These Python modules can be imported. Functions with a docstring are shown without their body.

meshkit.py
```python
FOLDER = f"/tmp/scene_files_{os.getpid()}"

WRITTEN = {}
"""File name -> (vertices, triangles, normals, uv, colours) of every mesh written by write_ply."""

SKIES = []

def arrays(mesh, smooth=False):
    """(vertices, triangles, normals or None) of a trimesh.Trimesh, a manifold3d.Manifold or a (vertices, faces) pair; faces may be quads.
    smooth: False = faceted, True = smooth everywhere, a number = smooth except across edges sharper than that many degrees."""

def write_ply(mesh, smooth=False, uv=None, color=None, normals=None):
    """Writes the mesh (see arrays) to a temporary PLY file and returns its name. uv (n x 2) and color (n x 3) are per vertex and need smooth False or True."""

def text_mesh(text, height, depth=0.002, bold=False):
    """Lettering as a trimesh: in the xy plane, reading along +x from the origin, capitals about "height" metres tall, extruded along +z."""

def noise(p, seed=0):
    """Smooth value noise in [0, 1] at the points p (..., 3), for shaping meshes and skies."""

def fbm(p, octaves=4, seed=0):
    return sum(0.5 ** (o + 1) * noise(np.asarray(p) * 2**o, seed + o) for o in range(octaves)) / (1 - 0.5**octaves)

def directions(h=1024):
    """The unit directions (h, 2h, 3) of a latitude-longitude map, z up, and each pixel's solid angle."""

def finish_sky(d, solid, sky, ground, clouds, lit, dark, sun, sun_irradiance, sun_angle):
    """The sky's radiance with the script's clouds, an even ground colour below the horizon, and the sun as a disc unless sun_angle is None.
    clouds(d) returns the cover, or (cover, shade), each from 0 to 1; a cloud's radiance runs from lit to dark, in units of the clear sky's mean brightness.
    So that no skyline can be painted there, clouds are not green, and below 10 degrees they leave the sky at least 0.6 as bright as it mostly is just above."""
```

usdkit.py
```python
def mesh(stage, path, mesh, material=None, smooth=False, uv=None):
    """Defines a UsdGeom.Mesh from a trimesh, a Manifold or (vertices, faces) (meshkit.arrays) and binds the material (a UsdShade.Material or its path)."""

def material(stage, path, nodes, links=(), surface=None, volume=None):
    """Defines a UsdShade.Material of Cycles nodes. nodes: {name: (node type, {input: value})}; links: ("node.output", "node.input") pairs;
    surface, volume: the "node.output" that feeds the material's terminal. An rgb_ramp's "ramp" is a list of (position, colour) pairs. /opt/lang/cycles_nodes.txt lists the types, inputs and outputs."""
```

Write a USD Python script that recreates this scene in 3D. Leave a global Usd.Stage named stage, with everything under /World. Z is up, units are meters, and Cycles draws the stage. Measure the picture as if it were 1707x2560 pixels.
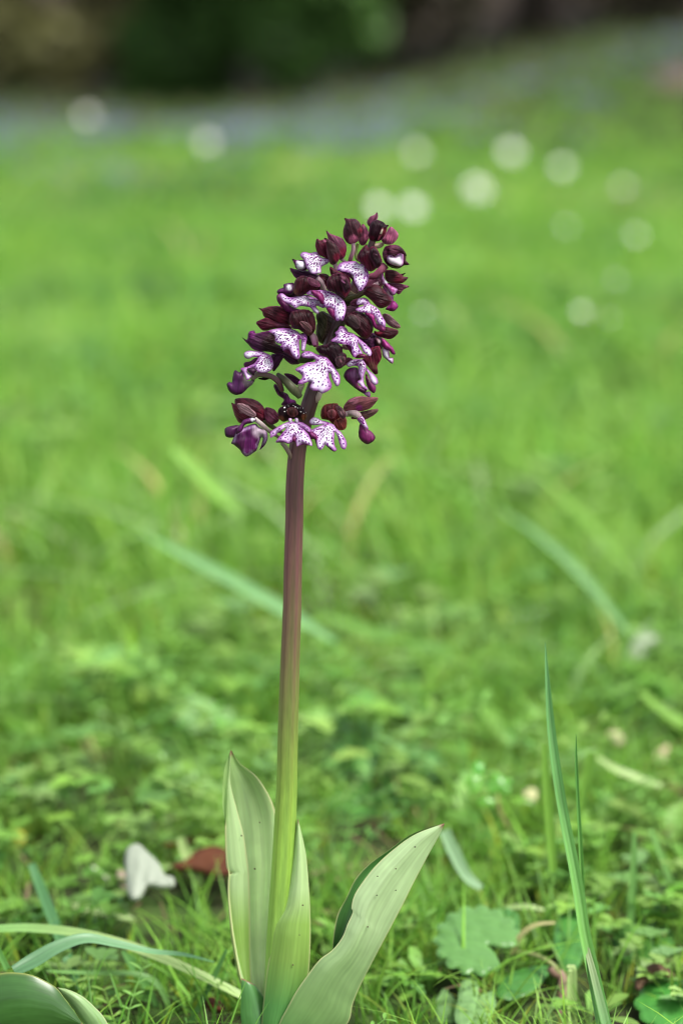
import math, random
import numpy as np
import meshkit, usdkit
from scipy.spatial import Delaunay, cKDTree
from shapely.geometry import Polygon, Point
import shapely
from pxr import Usd, UsdGeom, UsdLux, UsdShade, Gf, Sdf, Vt

stage = Usd.Stage.CreateInMemory()
UsdGeom.SetStageUpAxis(stage, 'Z')
UsdGeom.SetStageMetersPerUnit(stage, 1.0)
UsdGeom.Xform.Define(stage, '/World')
UsdGeom.Scope.Define(stage, '/World/Looks')
rng = np.random.default_rng(7)
random.seed(7)

# ------------------------------------------------------------------ camera, sky, sun, exposure
W, H, F = 1707.0, 2560.0, 5766.0          # the photograph's frame and its focal length in its own pixels
CAM = np.array([0.0, 0.0, 0.42])
PITCH = math.atan((H / 2 - 190) / F)      # horizon lies at row 190
EXPOSURE = 1.40
cam = UsdGeom.Camera.Define(stage, '/World/camera')
cam.AddTranslateOp().Set(Gf.Vec3d(*CAM))
cam.AddRotateXOp().Set(90 - math.degrees(PITCH))
cam.CreateFocalLengthAttr(50.0)
cam.CreateHorizontalApertureAttr(50.0 * W / F)
cam.CreateVerticalApertureAttr(50.0 * H / F)
cam.CreateFStopAttr(2.95)
cam.CreateFocusDistanceAttr(0.945)
cam.CreateClippingRangeAttr(Gf.Vec2f(0.02, 1000))
cam.CreateExposureAttr(EXPOSURE)

SUN = np.array([0.42, -0.30, 0.86]); SUN /= np.linalg.norm(SUN)
sun = UsdLux.DistantLight.Define(stage, '/World/sun_light')
sun.CreateIntensityAttr(0.4); sun.CreateAngleAttr(14.0); sun.CreateNormalizeAttr(True)
sun.CreateColorAttr(Gf.Vec3f(1.0, 0.97, 0.92))
el = math.asin(SUN[2]); az = math.atan2(SUN[0], SUN[1])
m4 = Gf.Matrix4d().SetRotate(Gf.Rotation(Gf.Vec3d(0, 0, 1), Gf.Vec3d(*SUN)))
sun.AddTransformOp().Set(m4)
sky = UsdLux.DomeLight.Define(stage, '/World/sky')
skymat = usdkit.material(stage, '/World/Looks/overcast_sky', {
    's': ('sky_texture', {'sky_type': 'single_scattering', 'sun_disc': False, 'sun_elevation': el, 'sun_rotation': az, 'aerosol_density': 3.0, 'air_density': 1.0}),
    'h': ('hsv', {'hue': 0.5, 'saturation': 0.35, 'value': 1.0, 'fac': 1.0}),
    'b': ('background_shader', {'strength': 0.085})}, [('s.color', 'h.color'), ('h.color', 'b.color')], surface='b.background')
UsdShade.MaterialBindingAPI.Apply(sky.GetPrim()).Bind(skymat)
sky.GetPrim().SetCustomDataByKey('kind', 'structure')

# ------------------------------------------------------------------ helpers
def ray(px, py):
    px, py = np.asarray(px, float), np.asarray(py, float)
    a, b = (px - W / 2) / F, -(py - H / 2) / F
    c, s = math.cos(PITCH), math.sin(PITCH)
    return np.stack([a, c + b * s, b * c - s], -1)      # right, forward, up at unit depth

def P(px, py, Y):
    """The point of the place that lies Y metres ahead and is seen at this pixel of the photograph."""
    d = ray(px, py)
    return CAM + d * (np.asarray(Y, float) / d[..., 1])[..., None]

def terrain(x, y):
    x, y = np.asarray(x, float), np.asarray(y, float)
    p = np.stack([x, y, np.zeros_like(x)], -1)
    z = 0.016 * (meshkit.fbm(p * 3.0, 3, 5) - 0.5) + 0.10 * (meshkit.fbm(p * 0.3, 3, 9) - 0.5) * np.clip((y - 2) / 6, 0, 1)
    t = np.clip((y - 8) / 14, 0, 1); t = t * t * (3 - 2 * t)
    r = np.clip((x + 1.2) / 5.0, 0, 1); r = r * r * (3 - 2 * r)
    z = z + 0.75 * t * r
    h = np.clip((y - 25) / 45, 0, 1)
    return z + 14.0 * h * h + 0.0 * x

def G(px, py, lift=0.0):
    """Where the pixel's ray meets the ground (plus lift)."""
    d = ray(px, py); d = d / d[1]
    Y = np.arange(0.7, 60, 0.01); q = CAM + d * Y[:, None]
    hit = np.nonzero(q[:, 2] <= terrain(q[:, 0], q[:, 1]) + lift)[0]
    return q[hit[0]] if len(hit) else q[-1]

NAMES = {}
def path_of(name, parent=None):
    base = '/World' if parent is None else str(parent.GetPath())
    k = base + '/' + name
    n = NAMES.get(k, 0); NAMES[k] = n + 1
    return k if n == 0 else f'{k}_{n:03d}'

def tag(prim, label=None, category=None, group=None, kind=None):
    for k, v in (('label', label), ('category', category), ('group', group), ('kind', kind)):
        if v: prim.SetCustomDataByKey(k, v)
    return prim

def xform(name, parent=None, loc=None, rotz=0.0, scale=None, **kw):
    x = UsdGeom.Xform.Define(stage, path_of(name, parent))
    if loc is not None: x.AddTranslateOp().Set(Gf.Vec3d(*map(float, loc)))
    if rotz: x.AddRotateZOp().Set(math.degrees(rotz))
    if scale is not None: x.AddScaleOp().Set(Gf.Vec3f(*([float(scale)] * 3 if np.ndim(scale) == 0 else map(float, scale))))
    return tag(x.GetPrim(), **kw)

def obj(name, mesh, mat, parent=None, smooth=True, attrs=None, **kw):
    m = usdkit.mesh(stage, path_of(name, parent), mesh, mat, smooth=smooth)
    if attrs:
        api = UsdGeom.PrimvarsAPI(m)
        for k, v in attrs.items():
            v = np.asarray(v, np.float32)
            if v.ndim == 1:
                api.CreatePrimvar(k, Sdf.ValueTypeNames.FloatArray, 'vertex').Set(Vt.FloatArray.FromNumpy(v))
            else:
                t = Sdf.ValueTypeNames.Color3fArray if k == 'tint' else Sdf.ValueTypeNames.Vector3fArray
                api.CreatePrimvar(k, t, 'vertex').Set(Vt.Vec3fArray.FromNumpy(np.ascontiguousarray(v)))
    return tag(m.GetPrim(), **kw)

def copy_of(src, name, loc, rotz=0.0, scale=1.0, **kw):
    x = UsdGeom.Xform.Define(stage, path_of(name))
    x.AddTranslateOp().Set(Gf.Vec3d(*map(float, loc))); x.AddRotateZOp().Set(math.degrees(rotz)); x.AddScaleOp().Set(Gf.Vec3f(scale, scale, scale))
    p = x.GetPrim(); p.GetReferences().AddInternalReference(src.GetPath()); p.SetInstanceable(True)
    return tag(p, **kw)

def sstep(a, b, x):
    t = np.clip((np.asarray(x, float) - a) / (b - a), 0, 1); return t * t * (3 - 2 * t)

def spline(pts, n, closed=False):
    """Catmull-Rom through pts, n samples evenly spaced by length."""
    p = np.asarray(pts, float)
    q = np.vstack([p[-1:], p, p[:2]]) if closed else np.vstack([2 * p[0] - p[1], p, 2 * p[-1] - p[-2]])
    out = []
    for i in range(len(q) - 3):
        a, b, c, d = q[i:i + 4]
        t = np.linspace(0, 1, 16, endpoint=False)[:, None]
        out.append(0.5 * (2 * b + (c - a) * t + (2 * a - 5 * b + 4 * c - d) * t ** 2 + (-a + 3 * b - 3 * c + d) * t ** 3))
    out = np.vstack(out + [p[:1] if closed else p[-1:]])
    s = np.r_[0, np.cumsum(np.linalg.norm(np.diff(out, axis=0), axis=1))]
    u = np.linspace(0, s[-1], n + 1)[:-1] if closed else np.linspace(0, s[-1], n)
    return np.stack([np.interp(u, s, out[:, k]) for k in range(p.shape[1])], 1)

def grid_faces(n, m, wrap=False):
    i, j = np.meshgrid(np.arange(n - 1), np.arange(m if wrap else m - 1), indexing='ij')
    k = (j + 1) % m
    q = np.stack([i * m + j, i * m + k, (i + 1) * m + k, (i + 1) * m + j], -1).reshape(-1, 4)
    return np.vstack([q[:, [0, 1, 2]], q[:, [0, 2, 3]]])

def tube(points, radii, sides=12):
    p = np.asarray(points, float)
    t = np.gradient(p, axis=0); t /= np.linalg.norm(t, axis=1, keepdims=True) + 1e-12
    ref = np.array([0, -1.0, 0.0]) if abs(t[len(t) // 2][1]) < 0.9 else np.array([1.0, 0, 0])
    a = np.cross(t, ref); a /= np.linalg.norm(a, axis=1, keepdims=True)
    b = np.cross(t, a)
    th = np.arange(sides) * 2 * np.pi / sides
    r = np.broadcast_to(np.asarray(radii, float).reshape(-1, 1) if np.ndim(radii) == 1 else np.asarray(radii, float), (len(p), sides))
    v = p[:, None] + r[..., None] * (np.cos(th)[None, :, None] * a[:, None] + np.sin(th)[None, :, None] * b[:, None])
    v = np.vstack([v.reshape(-1, 3), p[:1], p[-1:]])
    f = grid_faces(len(p), sides, True)
    n = len(p) * sides; j = np.arange(sides); k = (j + 1) % sides
    f = np.vstack([f, np.stack([np.full(sides, n), k, j], 1), np.stack([np.full(sides, n + 1), n - sides + j, n - sides + k], 1)])
    import trimesh
    m = trimesh.Trimesh(v, f, process=False)
    if m.volume < 0: f = f[:, ::-1]
    return v, f

def lin(r, g, b):
    c = np.array([r, g, b]) / 255.0
    return np.where(c < 0.04045, c / 12.92, ((c + 0.055) / 1.055) ** 2.4)

# ------------------------------------------------------------------ materials
def tinted(name, rough=0.5, spec=0.4, streak=(0.7, 1.3), nscale=1.0, trans=0.0, bump=0.0, coat=0.0):
    """Colour from the mesh's own 'tint', streaked along its 'ax' direction."""
    nodes = {
        't': ('attribute', {'attribute': 'tint'}), 'a': ('attribute', {'attribute': 'ax'}),
        'n': ('noise_texture', {'scale': nscale, 'detail': 4.0, 'roughness': 0.6}),
        'r': ('rgb_ramp', {'ramp': [(0.25, (streak[0],) * 3), (0.75, (streak[1],) * 3)]}),
        'm': ('mix_color', {'blend_type': 'multiply', 'fac': 1.0, 'use_clamp_result': False}),
        'p': ('principled_bsdf', {'roughness': rough, 'specular_ior_level': spec, 'coat_weight': coat, 'coat_roughness': 0.25})}
    links = [('a.vector', 'n.vector'), ('n.fac', 'r.fac'), ('t.color', 'm.a'), ('r.color', 'm.b'), ('m.result', 'p.base_color')]
    if bump:
        nodes['b'] = ('bump', {'strength': 1.0, 'distance': bump}); links += [('n.fac', 'b.height'), ('b.normal', 'p.normal')]
    out = 'p.BSDF'
    if trans:
        nodes['tr'] = ('translucent_bsdf', {}); nodes['mx'] = ('mix_closure', {'fac': trans})
        links += [('m.result', 'tr.color'), ('p.BSDF', 'mx.closure1'), ('tr.BSDF', 'mx.closure2')]; out = 'mx.closure'
    return usdkit.material(stage, '/World/Looks/' + name, nodes, links, surface=out)

M_LIP = tinted('lip_petal', 0.5, 0.3, (0.92, 1.06), 1.0, trans=0.15)
M_SEPAL = tinted('hood_sepal', 0.34, 0.13, (0.06, 2.3), 1.0, bump=0.0008)
M_FOLD = tinted('lip_underside', 0.42, 0.35, (0.4, 1.7), 1.0, trans=0.08, bump=0.0002)
M_SPOT = tinted('spot_tuft', 0.6, 0.3, (0.6, 1.4), 1.0)
M_STALK = tinted('flower_stalk', 0.45, 0.4, (0.75, 1.3), 1.0, trans=0.1)
M_STEM = tinted('stem_skin', 0.42, 0.45, (0.80, 1.2), 1.0, bump=0.00008)
M_LEAF = tinted('orchid_leaf', 0.32, 0.55, (0.84, 1.15), 1.0, trans=0.2, bump=0.00006)
M_BLADE = tinted('grass_blade_skin', 0.42, 0.45, (0.82, 1.16), 1.0, trans=0.3, bump=0.00005)
M_DRY = tinted('dry_leaf', 0.7, 0.25, (0.6, 1.4), 1.0, trans=0.1, bump=0.0002)
M_PETAL = tinted('white_petal', 0.45, 0.4, (0.94, 1.05), 1.0, trans=0.2)

def foliage(name, ramp, trans=0.35, rough=0.45, spec=0.4, nscale=3.0, wet=0.0):
    """Leaf colour that varies from plant to plant (the copy's random number) and over the meadow (position), times the blade's own 'tint'."""
    nodes = {
        'o': ('object_info', {}), 'g': ('geometry', {}), 't': ('attribute', {'attribute': 'tint'}),
        'n': ('noise_texture', {'scale': nscale, 'detail': 3.0}),
        'w': ('math', {'math_type': 'multiply_add', 'value2': 1.0, 'value3': -0.25}),
        'ad': ('math', {'math_type': 'multiply_add', 'value2': 0.5}),
        'r': ('rgb_ramp', {'ramp': ramp}),
        'm': ('mix_color', {'blend_type': 'multiply', 'fac': 1.0, 'use_clamp_result': False}),
        'p': ('principled_bsdf', {'roughness': rough, 'specular_ior_level': spec, 'coat_weight': wet, 'coat_roughness': 0.15}),
        'tr': ('translucent_bsdf', {}), 'mx': ('mix_closure', {'fac': trans})}
    links = [('g.position', 'n.vector'), ('n.fac', 'w.value1'), ('o.random', 'ad.value1'), ('w.value', 'ad.value3'), ('ad.value', 'r.fac'),
             ('r.color', 'm.a'), ('t.color', 'm.b'), ('m.result', 'p.base_color'), ('m.result', 'tr.color'),
             ('p.BSDF', 'mx.closure1'), ('tr.BSDF', 'mx.closure2')]
    return usdkit.material(stage, '/World/Looks/' + name, nodes, links, surface='mx.closure')

M_GRASS = foliage('meadow_grass', [(0.0, (0.06, 0.20, 0.026)), (0.3, (0.15, 0.36, 0.04)), (0.5, (0.22, 0.45, 0.045)), (0.75, (0.30, 0.53, 0.085)), (1.0, (0.40, 0.60, 0.20))], rough=0.42, spec=0.3)
M_HERB = foliage('ground_herb', [(0.0, (0.10, 0.27, 0.04)), (0.4, (0.17, 0.37, 0.06)), (0.7, (0.25, 0.45, 0.11)), (1.0, (0.34, 0.52, 0.23))], trans=0.28, wet=0.1)
M_BELL = foliage('bluebell_plant', [(0.0, (0.8, 0.8, 0.8)), (1.0, (1.15, 1.15, 1.15))], trans=0.3)
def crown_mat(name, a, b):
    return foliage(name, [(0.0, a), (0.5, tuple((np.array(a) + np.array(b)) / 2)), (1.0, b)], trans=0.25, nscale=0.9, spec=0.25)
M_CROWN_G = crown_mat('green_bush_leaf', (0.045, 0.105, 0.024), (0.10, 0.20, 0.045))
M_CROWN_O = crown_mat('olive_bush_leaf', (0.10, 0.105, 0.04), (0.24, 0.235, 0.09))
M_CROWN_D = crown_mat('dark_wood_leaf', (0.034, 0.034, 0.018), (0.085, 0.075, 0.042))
M_BARK = usdkit.material(stage, '/World/Looks/bark', {
    'g': ('geometry', {}), 'n': ('noise_texture', {'scale': 9.0, 'detail': 5.0}),
    'r': ('rgb_ramp', {'ramp': [(0.3, (0.03, 0.024, 0.018)), (0.7, (0.09, 0.07, 0.05))]}),
    'b': ('bump', {'distance': 0.02}), 'p': ('principled_bsdf', {'roughness': 0.9})},
    [('g.position', 'n.vector'), ('n.fac', 'r.fac'), ('r.color', 'p.base_color'), ('n.fac', 'b.height'), ('b.normal', 'p.normal')], surface='p.BSDF')
M_GROUND = usdkit.material(stage, '/World/Looks/meadow_soil', {
    'g': ('geometry', {}), 'n': ('noise_texture', {'scale': 22.0, 'detail': 6.0}), 'k': ('noise_texture', {'scale': 1.7, 'detail': 3.0}),
    'r': ('rgb_ramp', {'ramp': [(0.3, (0.022, 0.020, 0.010)), (0.45, (0.04, 0.05, 0.018)), (0.6, (0.05, 0.10, 0.02)), (0.8, (0.065, 0.085, 0.026))]}),
    'wood': ('rgb_ramp', {'ramp': [(0.3, (0.018, 0.014, 0.010)), (0.6, (0.05, 0.036, 0.024)), (0.8, (0.085, 0.06, 0.04))]}),
    's': ('separate_xyz', {}), 'e': ('math', {'math_type': 'multiply_add', 'value2': 4.0}),
    'mr': ('map_range', {'from_min': 25.0, 'from_max': 26.5, 'to_min': 0.0, 'to_max': 1.0, 'clamp': True}),
    'mx': ('mix_color', {'blend_type': 'mix'}), 'b': ('bump', {'distance': 0.01}), 'p': ('principled_bsdf', {'roughness': 0.95, 'specular_ior_level': 0.2})},
    [('g.position', 'n.vector'), ('g.position', 'k.vector'), ('g.position', 's.vector'), ('k.fac', 'e.value1'), ('s.y', 'e.value3'), ('e.value', 'mr.value'),
     ('n.fac', 'r.fac'), ('n.fac', 'wood.fac'), ('mr.result', 'mx.fac'), ('r.color', 'mx.a'), ('wood.color', 'mx.b'), ('mx.result', 'p.base_color'),
     ('n.fac', 'b.height'), ('b.normal', 'p.normal')], surface='p.BSDF')
M_PATH = usdkit.material(stage, '/World/Looks/leaf_litter_path', {
    'g': ('geometry', {}), 'n': ('noise_texture', {'scale': 14.0, 'detail': 5.0}),
    'r': ('rgb_ramp', {'ramp': [(0.3, (0.07, 0.042, 0.032)), (0.7, (0.16, 0.10, 0.08))]}), 'p': ('principled_bsdf', {'roughness': 0.95})},
    [('g.position', 'n.vector'), ('n.fac', 'r.fac'), ('r.color', 'p.base_color')], surface='p.BSDF')

# ------------------------------------------------------------------ the ground: one sheet out to the wooded rise
def sheet(xs, ys, lift=0.0):
    X, Y = np.meshgrid(xs, ys)
    v = np.stack([X, Y, terrain(X, Y) + lift], -1).reshape(-1, 3)
    return v, grid_faces(len(ys), len(xs))
ys = np.r_[np.arange(-4, 0.4, 0.5), np.arange(0.4, 3.0, 0.03), np.arange(3.0, 10, 0.2), np.arange(10, 40, 0.8), np.arange(40, 95, 4)]
xs = np.r_[np.arange(-60, -6, 4), np.arange(-6, -1, 0.4), np.arange(-1, 1, 0.04), np.arange(1, 6, 0.4), np.arange(6, 61, 4)]
obj('ground', sheet(xs, ys), M_GROUND, kind='structure', label='meadow soil under the grass rising to a wooded slope')

# a bare leaf-strewn path on the bank, upper right
pv = []; PA, PB = G(1650, 205)[:2], G(1900, 150)[:2]
for t in np.linspace(0, 1, 30):
    c = PA * (1 - t) + PB * t
    w = 0.5 + 0.15 * math.sin(5 * t)
    for s in np.linspace(-1, 1, 9):
        x, y = c[0] + s * w * 0.15 + 0.05 * math.sin(17 * t + 3 * s), c[1] + s * 1.6 * w
        pv.append((x, y, float(terrain(x, y)) + 0.05 * (1 - abs(s)) + 0.01))
obj('path', (np.array(pv), grid_faces(30, 9)), M_PATH, kind='structure', label='bare brownish leaf litter path on the bank')

# ------------------------------------------------------------------ trees and bushes behind the meadow
def leaf_cloud(n, size, sampler, r):
    c = np.array([sampler(r) for _ in range(n)])
    d1 = r.normal(size=(n, 3)); d1 /= np.linalg.norm(d1, axis=1, keepdims=True)
    d2 = np.cross(d1, r.normal(size=(n, 3))); d2 /= np.linalg.norm(d2, axis=1, keepdims=True)
    s = size * r.uniform(0.6, 1.3, (n, 1))
    v = np.stack([c - d1 * s, c + d2 * s * 0.45, c + d1 * s, c - d2 * s * 0.45], 1).reshape(-1, 3)
    k = np.arange(n)[:, None] * 4
    f = np.vstack([k + [0, 1, 2], k + [0, 2, 3]])
    t = np.repeat(r.uniform(0.55, 1.45, n), 4)
    return (v, f), np.stack([t, t, t], 1)

def lumps(rx, ry, rz, zc, k, r):
    out = []
    for _ in range(k):
        a = r.uniform(0, 2 * np.pi); u = r.uniform(-0.9, 1); q = math.sqrt(max(0, 1 - u * u)) * r.uniform(0.4, 0.85)
        out.append((q * rx * math.cos(a), q * ry * math.sin(a), zc + 0.8 * u * rz, r.uniform(0.22, 0.42) * min(rx, rz)))
    return np.array(out)

def cloud_sampler(L):
    def f(r):
        l = L[r.integers(len(L))]; d = r.normal(size=3); d /= np.linalg.norm(d)
        return l[:3] + d * l[3] * r.uniform(0.55, 1.0) ** 0.5
    return f

def bush(name, loc, rx, ry, h, mat, n, leaf, label, category, trunk=0.12, base=0.0, seed=0, group=None):
    r = np.random.default_rng(seed)
    loc = np.array([loc[0], loc[1], float(terrain(loc[0], loc[1]))])
    t = xform(name, loc=loc, label=label, category=category, group=group)
    L = lumps(rx, ry, (h - base) / 2, base + (h - base) / 2, 26, r)
    mesh, tint = leaf_cloud(n, leaf, cloud_sampler(L), r)
    mesh[0][:, 2] = np.maximum(mesh[0][:, 2], 0.02)
    top = base + (h - base) * 0.55
    pts = spline([(0, 0, -0.1), (r.normal() * 0.1, r.normal() * 0.1, top * 0.5), (r.normal() * 0.2, r.normal() * 0.2, top)], 10)
    obj('trunk', tube(pts, np.linspace(trunk, trunk * 0.45, 10) * (1 + 0.6 * np.exp(-np.linspace(0, 9, 10))), 10), M_BARK, t)
    for k in range(5):
        l = L[r.integers(len(L))]; s = pts[r.integers(3, 9)]
        obj('limb', tube(spline([s, (s + l[:3]) / 2 + [0, 0, 0.15], l[:3]], 7), np.linspace(trunk * 0.45, trunk * 0.1, 7), 7), M_BARK, t)
    obj('crown', mesh, mat, t, smooth=False, attrs={'tint': tint})
    return t

BUSHES = [
    ('shrub', (-6.4, 31.5), 1.7, 1.3, 4.2, M_CROWN_O, 'brownish olive shrub at the far left edge of the meadow'),
    ('shrub', (-3.7, 32.5), 1.9, 1.4, 4.6, M_CROWN_O, 'brownish olive shrub just left of the bright green bush'),
    ('bush', (-0.75, 30.6), 1.45, 1.2, 3.6, M_CROWN_G, 'bright green bush in the middle of the wood edge above the orchid'),
    ('bush', (-2.25, 31.4), 0.8, 0.7, 1.5, M_CROWN_G, 'low green bush between the olive shrub and the taller green bush'),
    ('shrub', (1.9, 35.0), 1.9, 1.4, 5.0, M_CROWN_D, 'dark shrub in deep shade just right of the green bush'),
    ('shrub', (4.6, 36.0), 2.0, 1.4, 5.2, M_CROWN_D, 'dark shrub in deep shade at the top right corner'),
]
for i, (nm, loc, rx, ry, h, mat, lab) in enumerate(BUSHES):
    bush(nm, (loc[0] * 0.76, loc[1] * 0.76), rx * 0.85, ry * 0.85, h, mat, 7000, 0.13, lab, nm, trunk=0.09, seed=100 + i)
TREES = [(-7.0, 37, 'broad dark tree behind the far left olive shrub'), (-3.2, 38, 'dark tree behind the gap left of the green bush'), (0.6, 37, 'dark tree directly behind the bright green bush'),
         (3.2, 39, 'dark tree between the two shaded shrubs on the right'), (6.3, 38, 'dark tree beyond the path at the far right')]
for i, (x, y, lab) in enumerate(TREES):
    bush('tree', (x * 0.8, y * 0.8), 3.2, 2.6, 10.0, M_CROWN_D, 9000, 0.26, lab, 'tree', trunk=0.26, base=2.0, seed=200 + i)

# ------------------------------------------------------------------ grass and herbs (nobody could count them)
def blade(r, base, h, w, az, lean, bend, seg=6, twist=0.4, fold=0.25):
    s = np.linspace(0, 1, seg + 1)
    out = lean * s * h + bend * h * s ** 2.2
    z = h * (s - 0.42 * bend * s ** 2.4)
    d = np.array([math.cos(az), math.sin(az)])
    c = np.stack([base[0] + d[0] * out, base[1] + d[1] * out, base[2] + z], 1)
    wid = w * np.minimum(1, 1.02 - s ** 2.6) * (0.75 + 0.25 * np.sin(np.pi * s))
    ta = az + np.pi / 2 + twist * s
    side = np.stack([np.cos(ta), np.sin(ta), 0 * s], 1)
    nrm = np.stack([-np.sin(ta) * 0, 0 * s, 0 * s + 1], 1)
    inner = c - np.stack([np.full_like(s, d[0]), np.full_like(s, d[1]), 0 * s], 1) * (fold * wid)[:, None] * 0.5
    v = np.stack([c - side * wid[:, None] / 2, inner, c + side * wid[:, None] / 2], 1).reshape(-1, 3)
    return v, grid_faces(seg + 1, 3), np.repeat(s, 3)

class Bag:
    def __init__(self): self.v, self.f, self.t, self.n = [], [], [], 0
    def add(self, v, f, tint):
        self.v.append(v); self.f.append(f + self.n); self.n += len(v)
        self.t.append(np.broadcast_to(tint, (len(v), 3)))
    def out(self): return (np.vstack(self.v), np.vstack(self.f)), np.vstack(self.t)

def tuft(seed, n, rad, h, w, bend):
    r = np.random.default_rng(seed); B = Bag()
    for _ in range(n):
        a, q = r.uniform(0, 2 * np.pi), rad * math.sqrt(r.uniform())
        hh = h * r.uniform(0.45, 1.15)
        v, f, s = blade(r, (q * math.cos(a), q * math.sin(a), -0.004), hh, w * r.uniform(0.6, 1.3), r.uniform(0, 2 * np.pi), r.uniform(0.05, 0.5), bend * r.uniform(0.2, 1.5), 6, r.normal() * 0.5)
        k = r.uniform(0.75, 1.2)
        yel = r.uniform() < 0.10
        col = np.array([k, k, k]) * (np.array([1.5, 0.95, 0.9]) if yel else np.array([r.uniform(0.85, 1.1), 1, r.uniform(0.8, 1.3)]))
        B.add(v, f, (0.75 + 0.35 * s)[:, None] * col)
    return B.out()

def leaflet(r, base, az, tilt, L, wd, fold=0.2, teeth=0):
    """A small oval leaf, slightly folded on its midrib."""
    n = 7
    s = np.linspace(0, 1, n)
    w = wd * np.sin(np.pi * np.clip(s * 0.96 + 0.03, 0, 1)) ** 0.75 * (0.8 + 0.3 * s)
    if teeth: w = w * (1 + 0.16 * np.where(np.arange(n) % 2, 1, -1))
    d = np.array([math.cos(az) * math.cos(tilt), math.sin(az) * math.cos(tilt), math.sin(tilt)])
    side = np.array([-math.sin(az), math.cos(az), 0])
    up = np.cross(d, side)
    c = np.asarray(base) + d * (s * L)[:, None] - up * (0.25 * L * s ** 2)[:, None] * -1 * 0.5 - np.array([0, 0, 1]) * (0.2 * L * s ** 2)[:, None]
    v = np.stack([c - side * w[:, None] / 2 + up * (w * fold)[:, None], c, c + side * w[:, None] / 2 + up * (w * fold)[:, None]], 1).reshape(-1, 3)
    return v, grid_faces(n, 3)

def thin(B, a, b, w, tint):
    a, b = np.asarray(a), np.asarray(b); d = b - a
    s = np.cross(d, [0.3, -1, 0.2]); s = s / (np.linalg.norm(s) + 1e-9) * w / 2
    u = np.cross(d, s); u = u / (np.linalg.norm(u) + 1e-9) * w / 2
    v = np.array([a + s, a - s + u, a - u, b + s, b - s + u, b - u])
    f = np.array([[0, 1, 4], [0, 4, 3], [1, 2, 5], [1, 5, 4], [2, 0, 3], [2, 3, 5]])
    B.add(v, f, tint)

def herb(seed, kind):
    r = np.random.default_rng(seed); B = Bag()
    for _ in range(9 if kind != 'vetch' else 6):
        az = r.uniform(0, 2 * np.pi); h = r.uniform(0.012, 0.042); out = r.uniform(0.004, 0.03)
        top = np.array([out * math.cos(az), out * math.sin(az), h]); k = r.uniform(0.75, 1.25)
        tint = np.array([k * r.uniform(0.85, 1.15), k, k * r.uniform(0.7, 1.2)])
        thin(B, (0, 0, 0), top, 0.0010, tint)
        if kind == 'clover':
            for j in range(3):
                v, f = leaflet(r, top, az + j * 2.094 + r.normal() * 0.15, r.uniform(-0.1, 0.5), r.uniform(0.008, 0.013), r.uniform(0.007, 0.010)); B.add(v, f, tint)
        elif kind == 'vetch':
            e = top + np.array([math.cos(az), math.sin(az), 0.5]) * 0.03
            thin(B, top, e, 0.0008, tint)
            for j in range(4):
                p = top + (e - top) * j / 3.0
                for sgn in (-1, 1):
                    v, f = leaflet(r, p, az + sgn * 1.1, r.uniform(-0.1, 0.4), r.uniform(0.008, 0.013), 0.0032); B.add(v, f, tint)
        elif kind == 'oval':
            v, f = leaflet(r, top * 0.6, az, r.uniform(0.0, 0.8), r.uniform(0.016, 0.030), r.uniform(0.008, 0.013), 0.15); B.add(v, f, tint)
        else:
            for j in range(5):
                v, f = leaflet(r, top, az + (j - 2) * 0.75, r.uniform(0.0, 0.5), r.uniform(0.010, 0.017), r.uniform(0.006, 0.009), 0.2, 1); B.add(v, f, tint)
    return B.out()

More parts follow.
